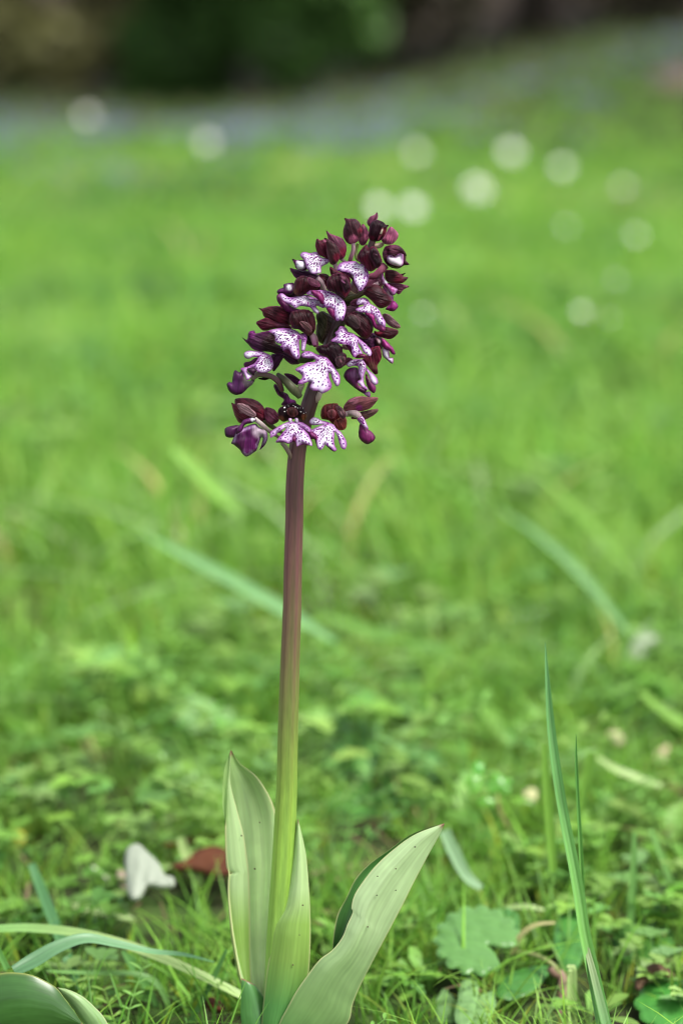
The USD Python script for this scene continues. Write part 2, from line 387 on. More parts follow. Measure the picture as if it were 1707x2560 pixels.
def instancer(name, protos, mat, pts, rot, scl, idx, **kw):
    pi = UsdGeom.PointInstancer.Define(stage, path_of(name))
    for k, (mesh, tint) in enumerate(protos):
        m = obj(f'clump', mesh, mat, pi.GetPrim(), attrs={'tint': tint})
        pi.CreatePrototypesRel().AddTarget(m.GetPath())
    pi.CreatePositionsAttr(Vt.Vec3fArray.FromNumpy(np.asarray(pts, np.float32)))
    q = [Gf.Quath(math.cos(a / 2), 0, 0, math.sin(a / 2)) for a in rot]
    pi.CreateOrientationsAttr(Vt.QuathArray(q))
    pi.CreateScalesAttr(Vt.Vec3fArray.FromNumpy(np.asarray(scl, np.float32)))
    pi.CreateProtoIndicesAttr(Vt.IntArray.FromNumpy(np.asarray(idx, np.int32)))
    return tag(pi.GetPrim(), **kw)

def scatter(y0, y1, dens, side=1.9, keep=None):
    """Random ground points between y0 and y1, over a wedge wider than the view."""
    out = []
    n = int(dens * 0.148 * side * 2 * (y1 ** 2 - y0 ** 2) / 2)
    y = np.sqrt(rng.uniform(y0 ** 2, y1 ** 2, n)); x = rng.uniform(-1, 1, n) * (0.148 * side * y + 0.08)
    if keep is not None:
        k = keep(x, y); x, y = x[k], y[k]
    return np.stack([x, y, terrain(x, y)], 1)

def patch(x, y, f, seed, thr, soft=0.2):
    v = meshkit.fbm(np.stack([x * f, y * f, 0 * x], -1), 3, seed)
    return rng.uniform(size=len(x)) < np.clip((v - thr) / soft + 0.5, 0.0, 1)

CLEAR = [(990, 2080, 1260, 2300, 1.02), (255, 1930, 430, 2110, 1.12), (350, 1895, 545, 2040, 1.2), (255, 1930, 430, 2110, 1.12), (350, 1895, 545, 2040, 1.2), (735, 1630, 960, 1920, 1.36), (1060, 1780, 1240, 1900, 1.16), (0, 2200, 250, 2352, 0.93), (0, 2110, 560, 2300, 0.985), (1230, 1650, 1560, 2352, 1.0), (500, 1700, 1030, 2352, 0.93), (1420, 2180, 1568, 2352, 0.98)]
def project(p):
    q = np.asarray(p) - CAM; c, s = math.cos(PITCH), math.sin(PITCH)
    dep = q[..., 1] * c - q[..., 2] * s; up = q[..., 1] * s + q[..., 2] * c
    return W / 2 + F * q[..., 0] / dep, H / 2 - F * up / dep
def clear(x, y):
    """No ground cover grows right in front of the low leaves and fallen things."""
    ok = np.ones(len(x), bool)
    px, py = project(np.stack([x, y, terrain(x, y) + 0.025], -1))
    px, py = px * 1568 / W, py * 1568 / W
    for a, b, c, d, Y in CLEAR:
        ok &= ~((px > a) & (px < c) & (py > b) & (py < d) & (y < Y) & (rng.uniform(size=len(x)) < 0.62))
    return ok
g_protos = [tuft(1, 22, 0.022, 0.060, 0.0028, 0.5), tuft(2, 18, 0.03, 0.075, 0.0036, 0.8), tuft(3, 26, 0.028, 0.045, 0.0024, 0.6), tuft(4, 12, 0.03, 0.10, 0.0040, 1.0), tuft(5, 9, 0.05, 0.16, 0.0050, 0.9), tuft(6, 7, 0.05, 0.15, 0.0062, 1.2), tuft(7, 16, 0.035, 0.095, 0.0026, 0.55)]
ramp = lambda y: 0.42 + 0.55 * sstep(1.1, 2.3, y)
near = scatter(0.80, 1.6, 3600, 2.2, lambda x, y: patch(x, y, 7.0, 3, 0.36, 0.35) & clear(x, y))
mid = scatter(1.6, 6.0, 620, 3.0, lambda x, y: patch(x, y, 3.2, 31, 0.34 - 0.1 * sstep(1.6, 3, y), 0.25) | (rng.uniform(size=len(x)) < 0.3))
far = scatter(6.0, 24.3, 70, 3.2, lambda x, y: ~((np.abs((x - PA[0]) * (PB[1] - PA[1]) - (y - PA[1]) * (PB[0] - PA[0])) / np.hypot(*(PB - PA)) < 0.8) & (x > PA[0] - 0.3)) & (rng.uniform(size=len(x)) < 1.0 - 0.72 * sstep(11, 22, y + 1.2 * np.clip(x, 0, 3))))
lng = np.vstack([scatter(1.15, 2.4, 330, 2.6, lambda x, y: patch(x, y, 4.5, 41, 0.45, 0.35)), scatter(2.4, 7.0, 150, 2.6, lambda x, y: patch(x, y, 2.5, 43, 0.45, 0.3))])
pts = np.vstack([near, mid, far, lng])
sc = np.r_[ramp(near[:, 1]) * rng.uniform(0.75, 1.35, len(near)), ramp(mid[:, 1]) * rng.uniform(0.75, 1.5, len(mid)), rng.uniform(1.5, 2.6, len(far)), rng.uniform(0.45, 1.1, len(lng)) * (0.35 + 0.65 * sstep(1.1, 2.4, lng[:, 1]))]
idx = np.r_[rng.choice(7, len(near), p=[0.3, 0.12, 0.3, 0.03, 0, 0, 0.25]), rng.choice(7, len(mid), p=[0.2, 0.15, 0.1, 0.15, 0, 0, 0.4]), rng.choice(7, len(far), p=[0.25, 0.25, 0.1, 0.2, 0, 0, 0.2]), rng.choice([4, 5], len(lng))]
zs = np.r_[np.ones(len(near)), np.ones(len(mid)), np.full(len(far), 0.6), np.ones(len(lng))]
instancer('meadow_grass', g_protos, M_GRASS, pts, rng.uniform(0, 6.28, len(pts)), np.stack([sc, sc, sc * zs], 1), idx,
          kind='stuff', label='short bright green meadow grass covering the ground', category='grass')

h_protos = [herb(11, 'clover'), herb(12, 'clover'), herb(13, 'vetch'), herb(14, 'oval'), herb(15, 'cinq'), herb(16, 'vetch'), herb(17, 'oval')]
hn = np.vstack([scatter(0.80, 1.7, 900, 2.2, lambda x, y: clear(x, y) & (rng.uniform(size=len(x)) < 1 - 0.7 * sstep(1.2, 1.7, y))), scatter(1.7, 3.2, 90, 2.2)])
hs = rng.uniform(0.4, 1.3, len(hn)) * (0.62 + 0.38 * sstep(1.0, 1.25, hn[:, 1])) * (1 + 0.8 * sstep(1.3, 2.4, hn[:, 1]))
instancer('ground_herbs', h_protos, M_HERB, hn, rng.uniform(0, 6.28, len(hn)), np.stack([hs] * 3, 1), rng.choice(7, len(hn), p=[0.08, 0.08, 0.14, 0.24, 0.2, 0.1, 0.16]),
          kind='stuff', label='low clover and vetch leaves growing between the grass', category='ground cover')

def straw(seed):
    r = np.random.default_rng(seed); B = Bag()
    for _ in range(5):
        a = r.uniform(0, 6.28); L = r.uniform(0.015, 0.04); z = r.uniform(0.002, 0.02); p = r.normal(size=2) * 0.02
        c, s = math.cos(a), math.sin(a); w = r.uniform(0.0004, 0.0010); z2 = z + r.uniform(-0.005, 0.012)
        v = np.array([[p[0] - s * w, p[1] + c * w, z], [p[0] + s * w, p[1] - c * w, z], [p[0] + c * L + s * w, p[1] + s * L - c * w, z2], [p[0] + c * L - s * w, p[1] + s * L + c * w, z2]])
        B.add(v, np.array([[0, 1, 2], [0, 2, 3]]), np.array([1, 0.9, 0.8]) * r.uniform(0.6, 1.2))
    return B.out()
M_STRAW = foliage('dead_straw', [(0.0, (0.10, 0.07, 0.035)), (0.5, (0.28, 0.23, 0.12)), (1.0, (0.45, 0.40, 0.24))], trans=0.15, rough=0.7)
sp = scatter(0.85, 2.6, 300, 1.4); 
instancer('dead_straw', [straw(1), straw(2), straw(3)], M_STRAW, sp, rng.uniform(0, 6.28, len(sp)), np.stack([rng.uniform(0.6, 1.2, len(sp))] * 3, 1), rng.integers(0, 3, len(sp)),
          kind='stuff', label='scraps of pale dead straw lying among the grass', category='straw')

M_DARK = foliage('dark_weed_leaf', [(0.0, (0.03, 0.11, 0.022)), (0.6, (0.065, 0.20, 0.035)), (1.0, (0.12, 0.29, 0.06))], trans=0.2, spec=0.3)
wd = scatter(1.4, 12.0, 34, 2.6, lambda x, y: patch(x, y, 2.4, 61, 0.51, 0.12))
ws = rng.uniform(0.5, 1.8, len(wd)) * (0.45 + 0.55 * sstep(1.4, 3.0, wd[:, 1]))
instancer('dark_weeds', [tuft(61, 22, 0.05, 0.085, 0.012, 1.0), tuft(62, 18, 0.06, 0.07, 0.016, 1.2)], M_DARK, wd, rng.uniform(0, 6.28, len(wd)), np.stack([ws * 1.3, ws * 1.3, ws], 1), rng.integers(0, 2, len(wd)),
          kind='stuff', label='patches of darker broad leaved weeds in the meadow', category='weeds')
M_PALE = foliage('pale_blade', [(0.0, (0.26, 0.44, 0.10)), (1.0, (0.46, 0.60, 0.30))], trans=0.3, rough=0.36, spec=0.4)
pl = scatter(1.2, 10.0, 85, 2.4, lambda x, y: patch(x, y, 3.4, 71, 0.52, 0.16))
ps = rng.uniform(0.6, 1.7, len(pl)) * (0.5 + 0.5 * sstep(1.2, 2.2, pl[:, 1]))
instancer('pale_grass', [tuft(71, 3, 0.04, 0.13, 0.006, 1.2), tuft(72, 4, 0.05, 0.10, 0.005, 1.0)], M_PALE, pl, rng.uniform(0, 6.28, len(pl)), np.stack([ps] * 3, 1), rng.integers(0, 2, len(pl)),
          kind='stuff', label='scattered paler arching grass blades in the meadow', category='grass')
M_DIM = foliage('wood_edge_weeds', [(0.0, (0.05, 0.085, 0.025)), (0.5, (0.10, 0.15, 0.05)), (1.0, (0.17, 0.19, 0.085))], trans=0.25, nscale=1.2)
ug = scatter(9.5, 27.5, 14.0, 3.0, lambda x, y: (rng.uniform(size=len(x)) < sstep(9.5, 20, y + 1.6 * np.clip(x, 0, 3))) & ~((np.abs((x - PA[0]) * (PB[1] - PA[1]) - (y - PA[1]) * (PB[0] - PA[0])) / np.hypot(*(PB - PA)) < 0.7) & (x > PA[0] - 0.3)))
us = rng.uniform(1.6, 3.6, len(ug)) * (1 + 0.9 * sstep(20, 26, ug[:, 1]) * rng.uniform(size=len(ug)) ** 1.5)
instancer('undergrowth', [tuft(51, 14, 0.05, 0.10, 0.010, 0.9), tuft(52, 12, 0.06, 0.08, 0.012, 1.2), tuft(53, 10, 0.03, 0.12, 0.008, 0.6)], M_DIM, ug, rng.uniform(0, 6.28, len(ug)), np.stack([us, us, us * rng.uniform(0.4, 1.0, len(ug))], 1), rng.integers(0, 3, len(ug)),
          kind='stuff', label='dull olive undergrowth where the meadow meets the wood', category='undergrowth')

def bells(seed):
    r = np.random.default_rng(seed); B = Bag()
    for _ in range(5):
        p = r.normal(size=2) * 0.06; h = r.uniform(0.12, 0.22)
        for k in range(3):
            v, f, q = blade(r, (p[0], p[1], 0), h * r.uniform(0.8, 1.2), 0.012, r.uniform(0, 6.28), 0.4, 0.8, 5)
            B.add(v, f, np.array([0.11, 0.20, 0.075]) * r.uniform(0.6, 1.4))
        for k in range(3):
            c = np.array([p[0] + r.normal() * 0.012, p[1] + r.normal() * 0.012, h * (0.7 + 0.1 * k)])
            a = r.uniform(0, 6.28)
            for j in range(3):
                v, f = leaflet(r, c, a + j * 2.1, -1.0, 0.020, 0.012); B.add(v, f, np.array([0.24, 0.26, 0.43]) * r.uniform(0.7, 1.2))
    return B.out()
bp = scatter(8.0, 24.5, 13.0, 2.6, lambda x, y: patch(x, y, 0.9, 21, 0.63 - 0.008 * (y - 8), 0.16))
instancer('bluebells', [bells(1), bells(2), bells(3)], M_BELL, bp, rng.uniform(0, 6.28, len(bp)), np.stack([rng.uniform(0.9, 1.3, len(bp))] * 2 + [rng.uniform(0.5, 0.8, len(bp))], 1), rng.integers(0, 3, len(bp)),
          kind='stuff', label='hazy drifts of bluebells along the far edge of the meadow', category='bluebells')

# ------------------------------------------------------------------ the orchid
def Yst(py):                                  # the stem's distance: it leans a little towards the camera at its foot
    return 0.955 - 0.035 * np.clip((np.asarray(py, float) - 530) / 2000, -0.1, 1.2)
MM = 0.001
REG = {'z1': (540, 500, 520 / 1568), 'z2': (540, 800, 520 / 1568), 'z3': (500, 1800, 650 / 1568), 'z4': (740, 520, 320 / 1568), 'z5': (640, 680, 400 / 1568),
       'z6': (550, 820, 250 / 1568), 'z7': (750, 800, 260 / 1568), 'z8': (550, 970, 410 / 1568), 'a': (0, 2000, 600 / 1568), 'b': (1000, 1550, 707 / 1568), 'd': (0, 0, 1707 / 1568.0), 'o': (0, 0, 1.0)}
def tr(reg, pts):
    x0, y0, s = REG[reg]
    return np.asarray(pts, float) * s + [x0, y0]

def poly_fill(outline, step):
    """Triangulated outline (pixels): points, triangles, distance to the edge."""
    pg = Polygon(outline)
    if not pg.is_valid:
        pg = pg.buffer(0)
        if pg.geom_type != 'Polygon': pg = max(pg.geoms, key=lambda g: g.area)
        ring = np.array(pg.exterior.coords)[:-1]
        outline = ring
    x0, y0, x1, y1 = pg.bounds
    gx, gy = np.meshgrid(np.arange(x0, x1, step), np.arange(y0, y1, step * 0.87))
    gx[1::2] += step / 2
    g = np.stack([gx.ravel(), gy.ravel()], 1)
    dense = np.vstack([outline + (np.roll(outline, -1, 0) - outline) * t for t in (0, 0.25, 0.5, 0.75)])
    tree = cKDTree(dense)
    ok = shapely.contains_xy(pg, g[:, 0], g[:, 1]) & (tree.query(g)[0] > 0.55 * step)
    pts = np.vstack([outline, g[ok]])
    t = Delaunay(pts).simplices
    c = pts[t].mean(1)
    t = t[shapely.contains_xy(pg, c[:, 0], c[:, 1])]
    a, b, c = pts[t[:, 0]], pts[t[:, 1]], pts[t[:, 2]]
    ar = (b[:, 0] - a[:, 0]) * (c[:, 1] - a[:, 1]) - (b[:, 1] - a[:, 1]) * (c[:, 0] - a[:, 0])
    t = t[np.abs(ar) > 1e-6]; ar = ar[np.abs(ar) > 1e-6]
    t[ar < 0] = t[ar < 0][:, ::-1]
    d = tree.query(pts)[0]; d[:len(outline)] = 0
    return pts, t, d, pg

def close_shell(front, back, t):
    n = len(front)
    e = np.vstack([t[:, [0, 1]], t[:, [1, 2]], t[:, [2, 0]]])
    key = np.sort(e, 1); _, inv, cnt = np.unique(key, axis=0, return_inverse=True, return_counts=True)
    be = e[cnt[inv.ravel()] == 1]
    rim = np.vstack([np.stack([be[:, 0], be[:, 1], be[:, 1] + n], 1), np.stack([be[:, 0], be[:, 1] + n, be[:, 0] + n], 1)])
    return np.vstack([front, back]), np.vstack([t, t[:, ::-1] + n, rim[:, ::-1]])

def noise2(p, f, seed):
    return meshkit.fbm(np.stack([p[:, 0] * f, p[:, 1] * f, np.full(len(p), 0.37)], -1), 3, seed) - 0.5

SEED = [0]
def piece(name, parent, reg, pts, kind, depth, base=None, tip=None, col=None, edge=4.5, edgecol=None, gx=0.0, gy=0.0, dome=0.5, ruffle=0.8, patch=None, back=None, mat=None, curl=1.0, inflate=0.72, thick=0.18, Yref=None, step=4.0):
    """One petal, sepal or pod: outline in photograph pixels, its own depth in mm (towards the camera from the stem), domed or inflated, with thickness."""
    SEED[0] += 1; sd = SEED[0]
    p0 = tr(reg, pts)
    per = np.linalg.norm(np.roll(p0, -1, 0) - p0, axis=1).sum()
    out = spline(p0, max(24, int(per / (step * 0.6))), closed=True)
    if ruffle: out = out + np.stack([noise2(out, 0.16, sd), noise2(out, 0.16, sd + 50)], 1) * 2 * ruffle
    xy, t, d, pg = poly_fill(out, step)
    c = out.mean(0)
    R = max(d.max(), 1e-6)
    b, e = (tr(reg, [base])[0], tr(reg, [tip])[0]) if base is not None else (c - [0, 10], c + [0, 10])
    ax = (e - b) / (np.linalg.norm(e - b) + 1e-9); L = np.linalg.norm(e - b)
    al = (xy - b) @ ax; ac = (xy - b) @ np.array([-ax[1], ax[0]])
    px = 0.955 / F * 1000                      # mm per pixel at the plant
    prof = np.sqrt(1 - (1 - np.clip(d / R, 0, 1)) ** 2)
    dz = depth + (gx * (xy[:, 0] - c[0]) + gy * (xy[:, 1] - c[1])) * px
    if kind == 'pod':
        h = inflate * R * px * prof
        rib = (0.16 * np.cos(ac / 3.0 + 3 * noise2(xy, 0.05, sd + 7)) + 1.5 * noise2(np.stack([ac * 2.4, al * 0.9], 1), 0.05, sd + 9) - 0.5 * np.exp(-((ac / 2.2) ** 2))) * np.clip(d / 6, 0, 1)
        f_d, b_d = dz + h + rib, dz - h * 0.8
    else:
        h = dome * R * px * prof
        wav = 2.0 * noise2(xy, 0.045, sd + 3) + 0.35 * np.cos(ac / 5 + 2 * noise2(xy, 0.03, sd)) * np.clip(d / 8, 0, 1)
        f_d = dz + h + (1.3 if name == 'lip' else 0.8) * wav - curl * np.exp(-d / 3.5)
        b_d = f_d - thick
    Y0 = Yst(xy[:, 1]) if Yref is None else Yref
    fr, bk = P(xy[:, 0], xy[:, 1], Y0 - f_d * MM), P(xy[:, 0], xy[:, 1], Y0 - b_d * MM)
    v, f = close_shell(fr, bk, t)
    col = np.asarray(col, float)
    ec = col * 0.5 if edgecol is None else np.asarray(edgecol, float)
    ew = np.maximum(edge * (1 + (3.2 if name == 'lip' else 1.6) * noise2(xy, 0.045, sd + 11)), 0.8)
    w = sstep(1.25, 0.0, d / np.maximum(ew, 0.3))[:, None] if edge > 0 else np.zeros((len(xy), 1))
    if name == 'lip' and kind == 'lip':
        lw = 0.7 * sstep(2.3, 0.6, d / np.maximum(ew, 0.3))[:, None]; col = col * (1 - lw) + np.array([0.55, 0.34, 0.64]) * lw
    tint = col * (1 - w) + ec * w
    for (q, rad, pc) in (patch or []):
        q = tr(reg, [q])[0]; rad = rad * REG[reg][2]
        k = sstep(rad * 1.15, rad * 0.45, np.linalg.norm((xy - q), axis=1) + 5 * noise2(xy, 0.12, sd + 5))[:, None]
        tint = tint * (1 - k) + np.asarray(pc) * k
    bt = np.broadcast_to(np.asarray(back if back is not None else np.mean(np.atleast_2d(col), 0), float), tint.shape)
    axv = np.stack([ac / 4.0, al / 30.0, np.full(len(xy), sd * 3.1)], 1)
    m = obj(name, (v, f), mat or (M_SEPAL if kind == 'pod' else M_LIP), parent, smooth=40 if False else True,
            attrs={'tint': np.vstack([tint, bt]), 'ax': np.vstack([axv, axv])})
    return dict(xy=xy, d=d, f=f_d, Y=Y0, pg=pg, c=c, prim=m)

def spots(parent, pc, reg, attach, dens=1.0, reach=80, seed=0):
    """The lip's tufts of purple hairs: small raised dots, finer and closer near where the lip is attached."""
    r = np.random.default_rng(900 + seed); A = tr(reg, [attach])[0]
    x0, y0, x1, y1 = pc['pg'].bounds
    tree = cKDTree(pc['xy']); chosen = []
    for _ in range(2600):
        q = np.array([r.uniform(x0, x1), r.uniform(y0, y1)])
        if not shapely.contains_xy(pc['pg'], *q): continue
        dd, ii = tree.query(q, 3)
        if pc['d'][ii].mean() < 4.5: continue
        s = np.linalg.norm(q - A)
        if s > reach * r.uniform(0.55, 1.0): continue
        gap = (3.6 + 0.085 * s) / dens * r.uniform(0.65, 1.35)
        if any(np.hypot(*(q - c[0])) < gap for c in chosen): continue
        chosen.append((q, s, (pc['f'][ii] / (dd + .1)).sum() / (1 / (dd + .1)).sum(), np.mean(np.broadcast_to(pc['Y'], len(pc['d']))[ii])))
    if not chosen: return
    B = Bag(); axs = []
    for q, s, fd, Y in chosen:
        dirn = (q - A) / (s + 1e-6); nrm = np.array([-dirn[1], dirn[0]])
        a = r.choice([0.8, 1.2, 1.7, 2.1], p=[0.3, 0.3, 0.25, 0.15]) + 0.008 * s; b = a * r.uniform(0.9, 2.2)
        th = np.arange(7) * 2 * np.pi / 7
        ring = q + np.cos(th)[:, None] * dirn * b + np.sin(th)[:, None] * nrm * a * (1 + 0.2 * r.normal(size=(7, 1)))
        pts = np.vstack([ring, q]); dep = np.r_[np.full(7, fd + 0.10), fd + 0.42]
        v = P(pts[:, 0], pts[:, 1], Y - dep * MM)
        f = np.array([[k, 7, (k + 1) % 7] for k in range(7)])
        k = np.clip(s / 70, 0, 1)
        B.add(v, f, (np.array([0.22, 0.02, 0.20]) * (1 - k) + np.array([0.15, 0.03, 0.23]) * k) * r.uniform(0.7, 1.3))
    mesh, tint = B.out()
    obj('spot_tufts', mesh, M_SPOT, parent, attrs={'tint': tint, 'ax': mesh[0] * 500}, kind='stuff')

def stalk(parent, reg, pts, radii, depths, col0, col1, name='flower_stalk', n=18, mat=None):
    q = spline(np.column_stack([tr(reg, pts), depths, np.asarray(radii, float) * REG[reg][2]]), n)
    ctr = P(q[:, 0], q[:, 1], Yst(q[:, 1]) - q[:, 2] * MM)
    v, f = tube(ctr, q[:, 3] * 0.955 / F, 10)
    s = np.r_[np.repeat(np.linspace(0, 1, n), 10), 0, 1][:, None]
    obj(name, (v, f), mat or M_STALK, parent, attrs={'tint': np.asarray(col0) * (1 - s) + np.asarray(col1) * s, 'ax': np.hstack([v[:, :1] * 4000, v[:, 2:] * 200, s])})

WHITE = (0.76, 0.70, 0.80); EDGE = (0.24, 0.040, 0.25); MAG = (0.19, 0.012, 0.105); PURP = (0.085, 0.010, 0.075); DPURP = (0.032, 0.006, 0.026)
DARK = (0.019, 0.0014, 0.0065); BLK = (0.009, 0.0013, 0.0036); BRN = (0.040, 0.0034, 0.0105); RED = (0.095, 0.008, 0.020); MAUVE = (0.085, 0.020, 0.042); PINK = (0.30, 0.075, 0.14); PALE = (0.45, 0.30, 0.33); GREENB = (0.10, 0.12, 0.03)

base_pt = P(640, 2700, Yst(2700))
base_pt[2] = float(terrain(base_pt[0], base_pt[1]))
orchid = xform('purple_orchid', label='tall orchid with dark purple hoods and white spotted lips standing in the grass', category='orchid')

# stem
SP = np.array([(858, 545, 7), (838, 605, 10), (806, 680, 13), (775, 750, 15), (752, 810, 16.5), (730, 870, 17.5), (707, 940, 18.5), (690, 1000, 19.5), (682, 1045, 20), (677, 1120, 20.5), (676, 1200, 20.5), (673, 1300, 21), (671, 1400, 21.2), (667, 1500, 22),
               (664, 1600, 23), (661, 1700, 23.5), (659, 1800, 24), (655, 1900, 25.5), (650, 2000, 27), (643, 2100, 27), (637, 2200, 27), (632, 2352, 27), (628, 2560, 26)], float) * (1707 / 1568)
q = spline(SP, 200)
SD = 48
ctr = P(q[:, 0], q[:, 1], Yst(q[:, 1]))
ctr[-1, 2] = min(ctr[-1, 2], 0.0)
th = np.arange(SD) * 2 * np.pi / SD
rad = (q[:, 2] * 0.955 / F)[:, None] * (1 + 0.03 * np.cos(7 * th + 0.4)[None] + 0.012 * np.cos(17 * th)[None])
sv, sf = tube(ctr, rad, SD)
yy = q[:, 1] / (1707 / 1568)
kk = np.stack([np.interp(yy, [560, 900, 1040, 1300, 1500, 1650, 1800, 1950, 2300], c) for c in np.array([lin(66, 38, 44), lin(76, 46, 52), lin(100, 62, 66), lin(114, 72, 72), lin(116, 92, 70), lin(120, 124, 66), lin(134, 160, 66), lin(148, 186, 72), lin(130, 170, 80)]).T], 1)
gr = np.stack([np.interp(yy, [560, 1040, 1250, 1450, 1650, 1800, 1950, 2300], c) for c in np.array([lin(68, 46, 42), lin(96, 70, 58), lin(102, 80, 60), lin(108, 112, 60), lin(122, 146, 64), lin(136, 174, 72), lin(148, 192, 84), lin(130, 170, 80)]).T], 1)
strk = (0.5 + 0.5 * np.cos(5 * th + 1.0 + 0.9 * np.sin(3 * th)))[None, :, None] * 0.65
tnt = (kk[:, None] * (1 - strk) + gr[:, None] * strk) * (1 + 0.05 * rng.normal(size=(1, SD, 1)))
tnt = np.vstack([tnt.reshape(-1, 3), tnt[0, :1], tnt[-1, :1]])
axs = np.stack([np.tile(th * 5, len(q)), np.repeat(yy / 55, SD), np.zeros(len(q) * SD)], 1); axs = np.vstack([axs, axs[:1], axs[-1:]])
obj('stem', (sv, sf), M_STEM, orchid, attrs={'tint': tnt * 0.82, 'ax': axs})

def loft(name, parent, reg, left, right, depth, cols, bulge=3.0, rim=None, rimw=0.035, mat=M_LEAF, n=90, m=28, thick=0.5, wave=0.3, twist=None, Yref=None, veins=9.0, blotch=0.0, seed=0, fold=0.0, keel=0.0):
    """A leaf between two edge curves (tip first), bulging across its width; cols: (position along, colour)."""
    l, r = spline(tr(reg, left), n), spline(tr(reg, right), n)
    t = np.linspace(0, 1, m); s = np.linspace(0, 1, n)
    xy = l[:, None] * (1 - t)[None, :, None] + r[:, None] * t[None, :, None]
    dp = np.interp(s, np.linspace(0, 1, len(depth)), depth)[:, None] + bulge * np.sin(np.pi * s[:, None] ** 0.7 * 0.5 + 0.2) * (1 - (2 * t[None] - 1) ** 2)
    if keel: dp = dp + keel * np.cos(2 * np.pi * 1.7 * t[None] + 2.2 + 0.8 * s[:, None]) * np.sin(np.pi * np.clip(s[:, None] * 1.1, 0, 1)) * np.sin(np.pi * t[None]) ** 0.5
    if fold: dp = dp - fold * np.abs(2 * t[None] - 1) * 1.0
    if twist is not None: dp = dp + np.interp(s, np.linspace(0, 1, len(twist)), twist)[:, None] * (2 * t[None] - 1)
    dp = dp + wave * np.sin(9 * s[:, None] + 3 * t[None] + seed) + 0.035 * np.cos(2 * np.pi * veins * t[None]) * np.sin(np.pi * t[None])
    X = xy.reshape(-1, 2); D = dp.ravel()
    Y0 = Yst(X[:, 1]) if Yref is None else Yref
    fr, bk = P(X[:, 0], X[:, 1], Y0 - D * MM), P(X[:, 0], X[:, 1], Y0 - (D - thick) * MM)
    g = grid_faces(n, m)
    a, b, c = X[g[:, 0]], X[g[:, 1]], X[g[:, 2]]
    ar = ((b - a)[:, 0] * (c - a)[:, 1] - (b - a)[:, 1] * (c - a)[:, 0]).sum()
    if ar < 0: g = g[:, ::-1]
    v, f = close_shell(fr, bk, g)
    col = np.stack([np.interp(s, [c[0] for c in cols], [c[1][k] for c in cols]) for k in range(3)], 1)
    tint = np.repeat(col[:, None], m, 1)
    vn = 1 + 0.02 * np.cos(2 * np.pi * veins * t + 0.7)[None, :, None] + 0.025 * np.cos(2 * np.pi * veins * 2.7 * t)[None, :, None]
    tint = tint * vn
    if blotch:
        sp = meshkit.fbm(np.stack([X[:, 0] * 0.03, X[:, 1] * 0.03, np.full(len(X), seed * 1.7)], -1), 3, 5).reshape(n, m, 1)
        tint = tint * (1 + blotch * (sp - 0.5) * 2)
    if rim is not None:
        w = np.maximum(sstep(rimw * 1.6, rimw * 0.3, t), sstep(1 - rimw * 1.6, 1 - rimw * 0.3, t))[None, :, None]
        tint = tint * (1 - w) + np.asarray(rim) * w
    tipw = sstep(0.03, 0.0, s)[:, None, None]
    tint = tint * (1 - tipw) + np.array([0.35, 0.10, 0.10]) * tipw
    tint = tint.reshape(-1, 3)
    ax = np.stack([np.tile(t * 14, n), np.repeat(s * 3, m), np.full(n * m, seed * 2.3)], 1)
    return obj(name, (v, f), mat, parent, attrs={'tint': np.vstack([tint, tint]), 'ax': np.vstack([ax, ax])})

LG = lin(178, 206, 142); LM = lin(156, 192, 114); LD = lin(88, 142, 74); RIM = lin(206, 206, 150) * 0.9; GREY = lin(172, 198, 144); YG = lin(140, 176, 84) * 0.95
# left leaf: blade, and its left margin folded over
loft('leaf', orchid, 'z3', [(187, 182), (168, 260), (158, 340), (152, 560), (158, 800), (172, 930), (172, 1080), (196, 1300), (240, 1540), (296, 1720), (345, 1833), (380, 2010)],
     [(187, 182), (240, 262), (330, 332), (390, 412), (440, 512), (470, 640), (480, 820), (470, 1000), (450, 1250), (430, 1500), (420, 1833), (430, 2010)],
     [-15, -14, -13, -11, -9, -5, -3], [(0, LM), (0.12, LM * 0.8), (0.3, LG * 1.1), (0.55, LG * 1.2), (0.75, LG), (0.9, LM * 0.8), (1, LD)], bulge=-3.0, rim=RIM, rimw=0.03, twist=[0, -3, -4.5, -4, -1], blotch=0.15, seed=1, veins=7, m=40, keel=1.6)
loft('leaf_margin', orchid, 'z3', [(184, 186), (164, 330), (151, 560), (152, 760), (158, 880), (170, 912), (192, 926), (172, 945), (166, 1010), (170, 1100), (190, 1330), (240, 1580), (300, 1740), (345, 1833), (372, 1990)],
     [(188, 186), (182, 370), (222, 540), (262, 690), (284, 840), (290, 880), (294, 920), (296, 960), (298, 1010), (300, 1100), (302, 1330), (306, 1520), (320, 1700), (350, 1833), (378, 1990)],
     [-13, -12, -10, -8.5, -7.5, -5, -3], [(0, LG), (0.25, LG * 1.1), (0.45, LG), (0.6, YG * 1.15), (1, YG)], bulge=1.6, rim=RIM * 1.1, rimw=0.05, seed=2, veins=4, n=160, m=18)
loft('leaf_back', orchid, 'z3', [(180, 200), (148, 290), (136, 400), (136, 520), (150, 620)], [(182, 210), (176, 320), (164, 420), (160, 540), (154, 640)],
     [-9, -10, -10], [(0, LM), (1, LM)], bulge=-1, seed=4, veins=2, n=40, m=8)
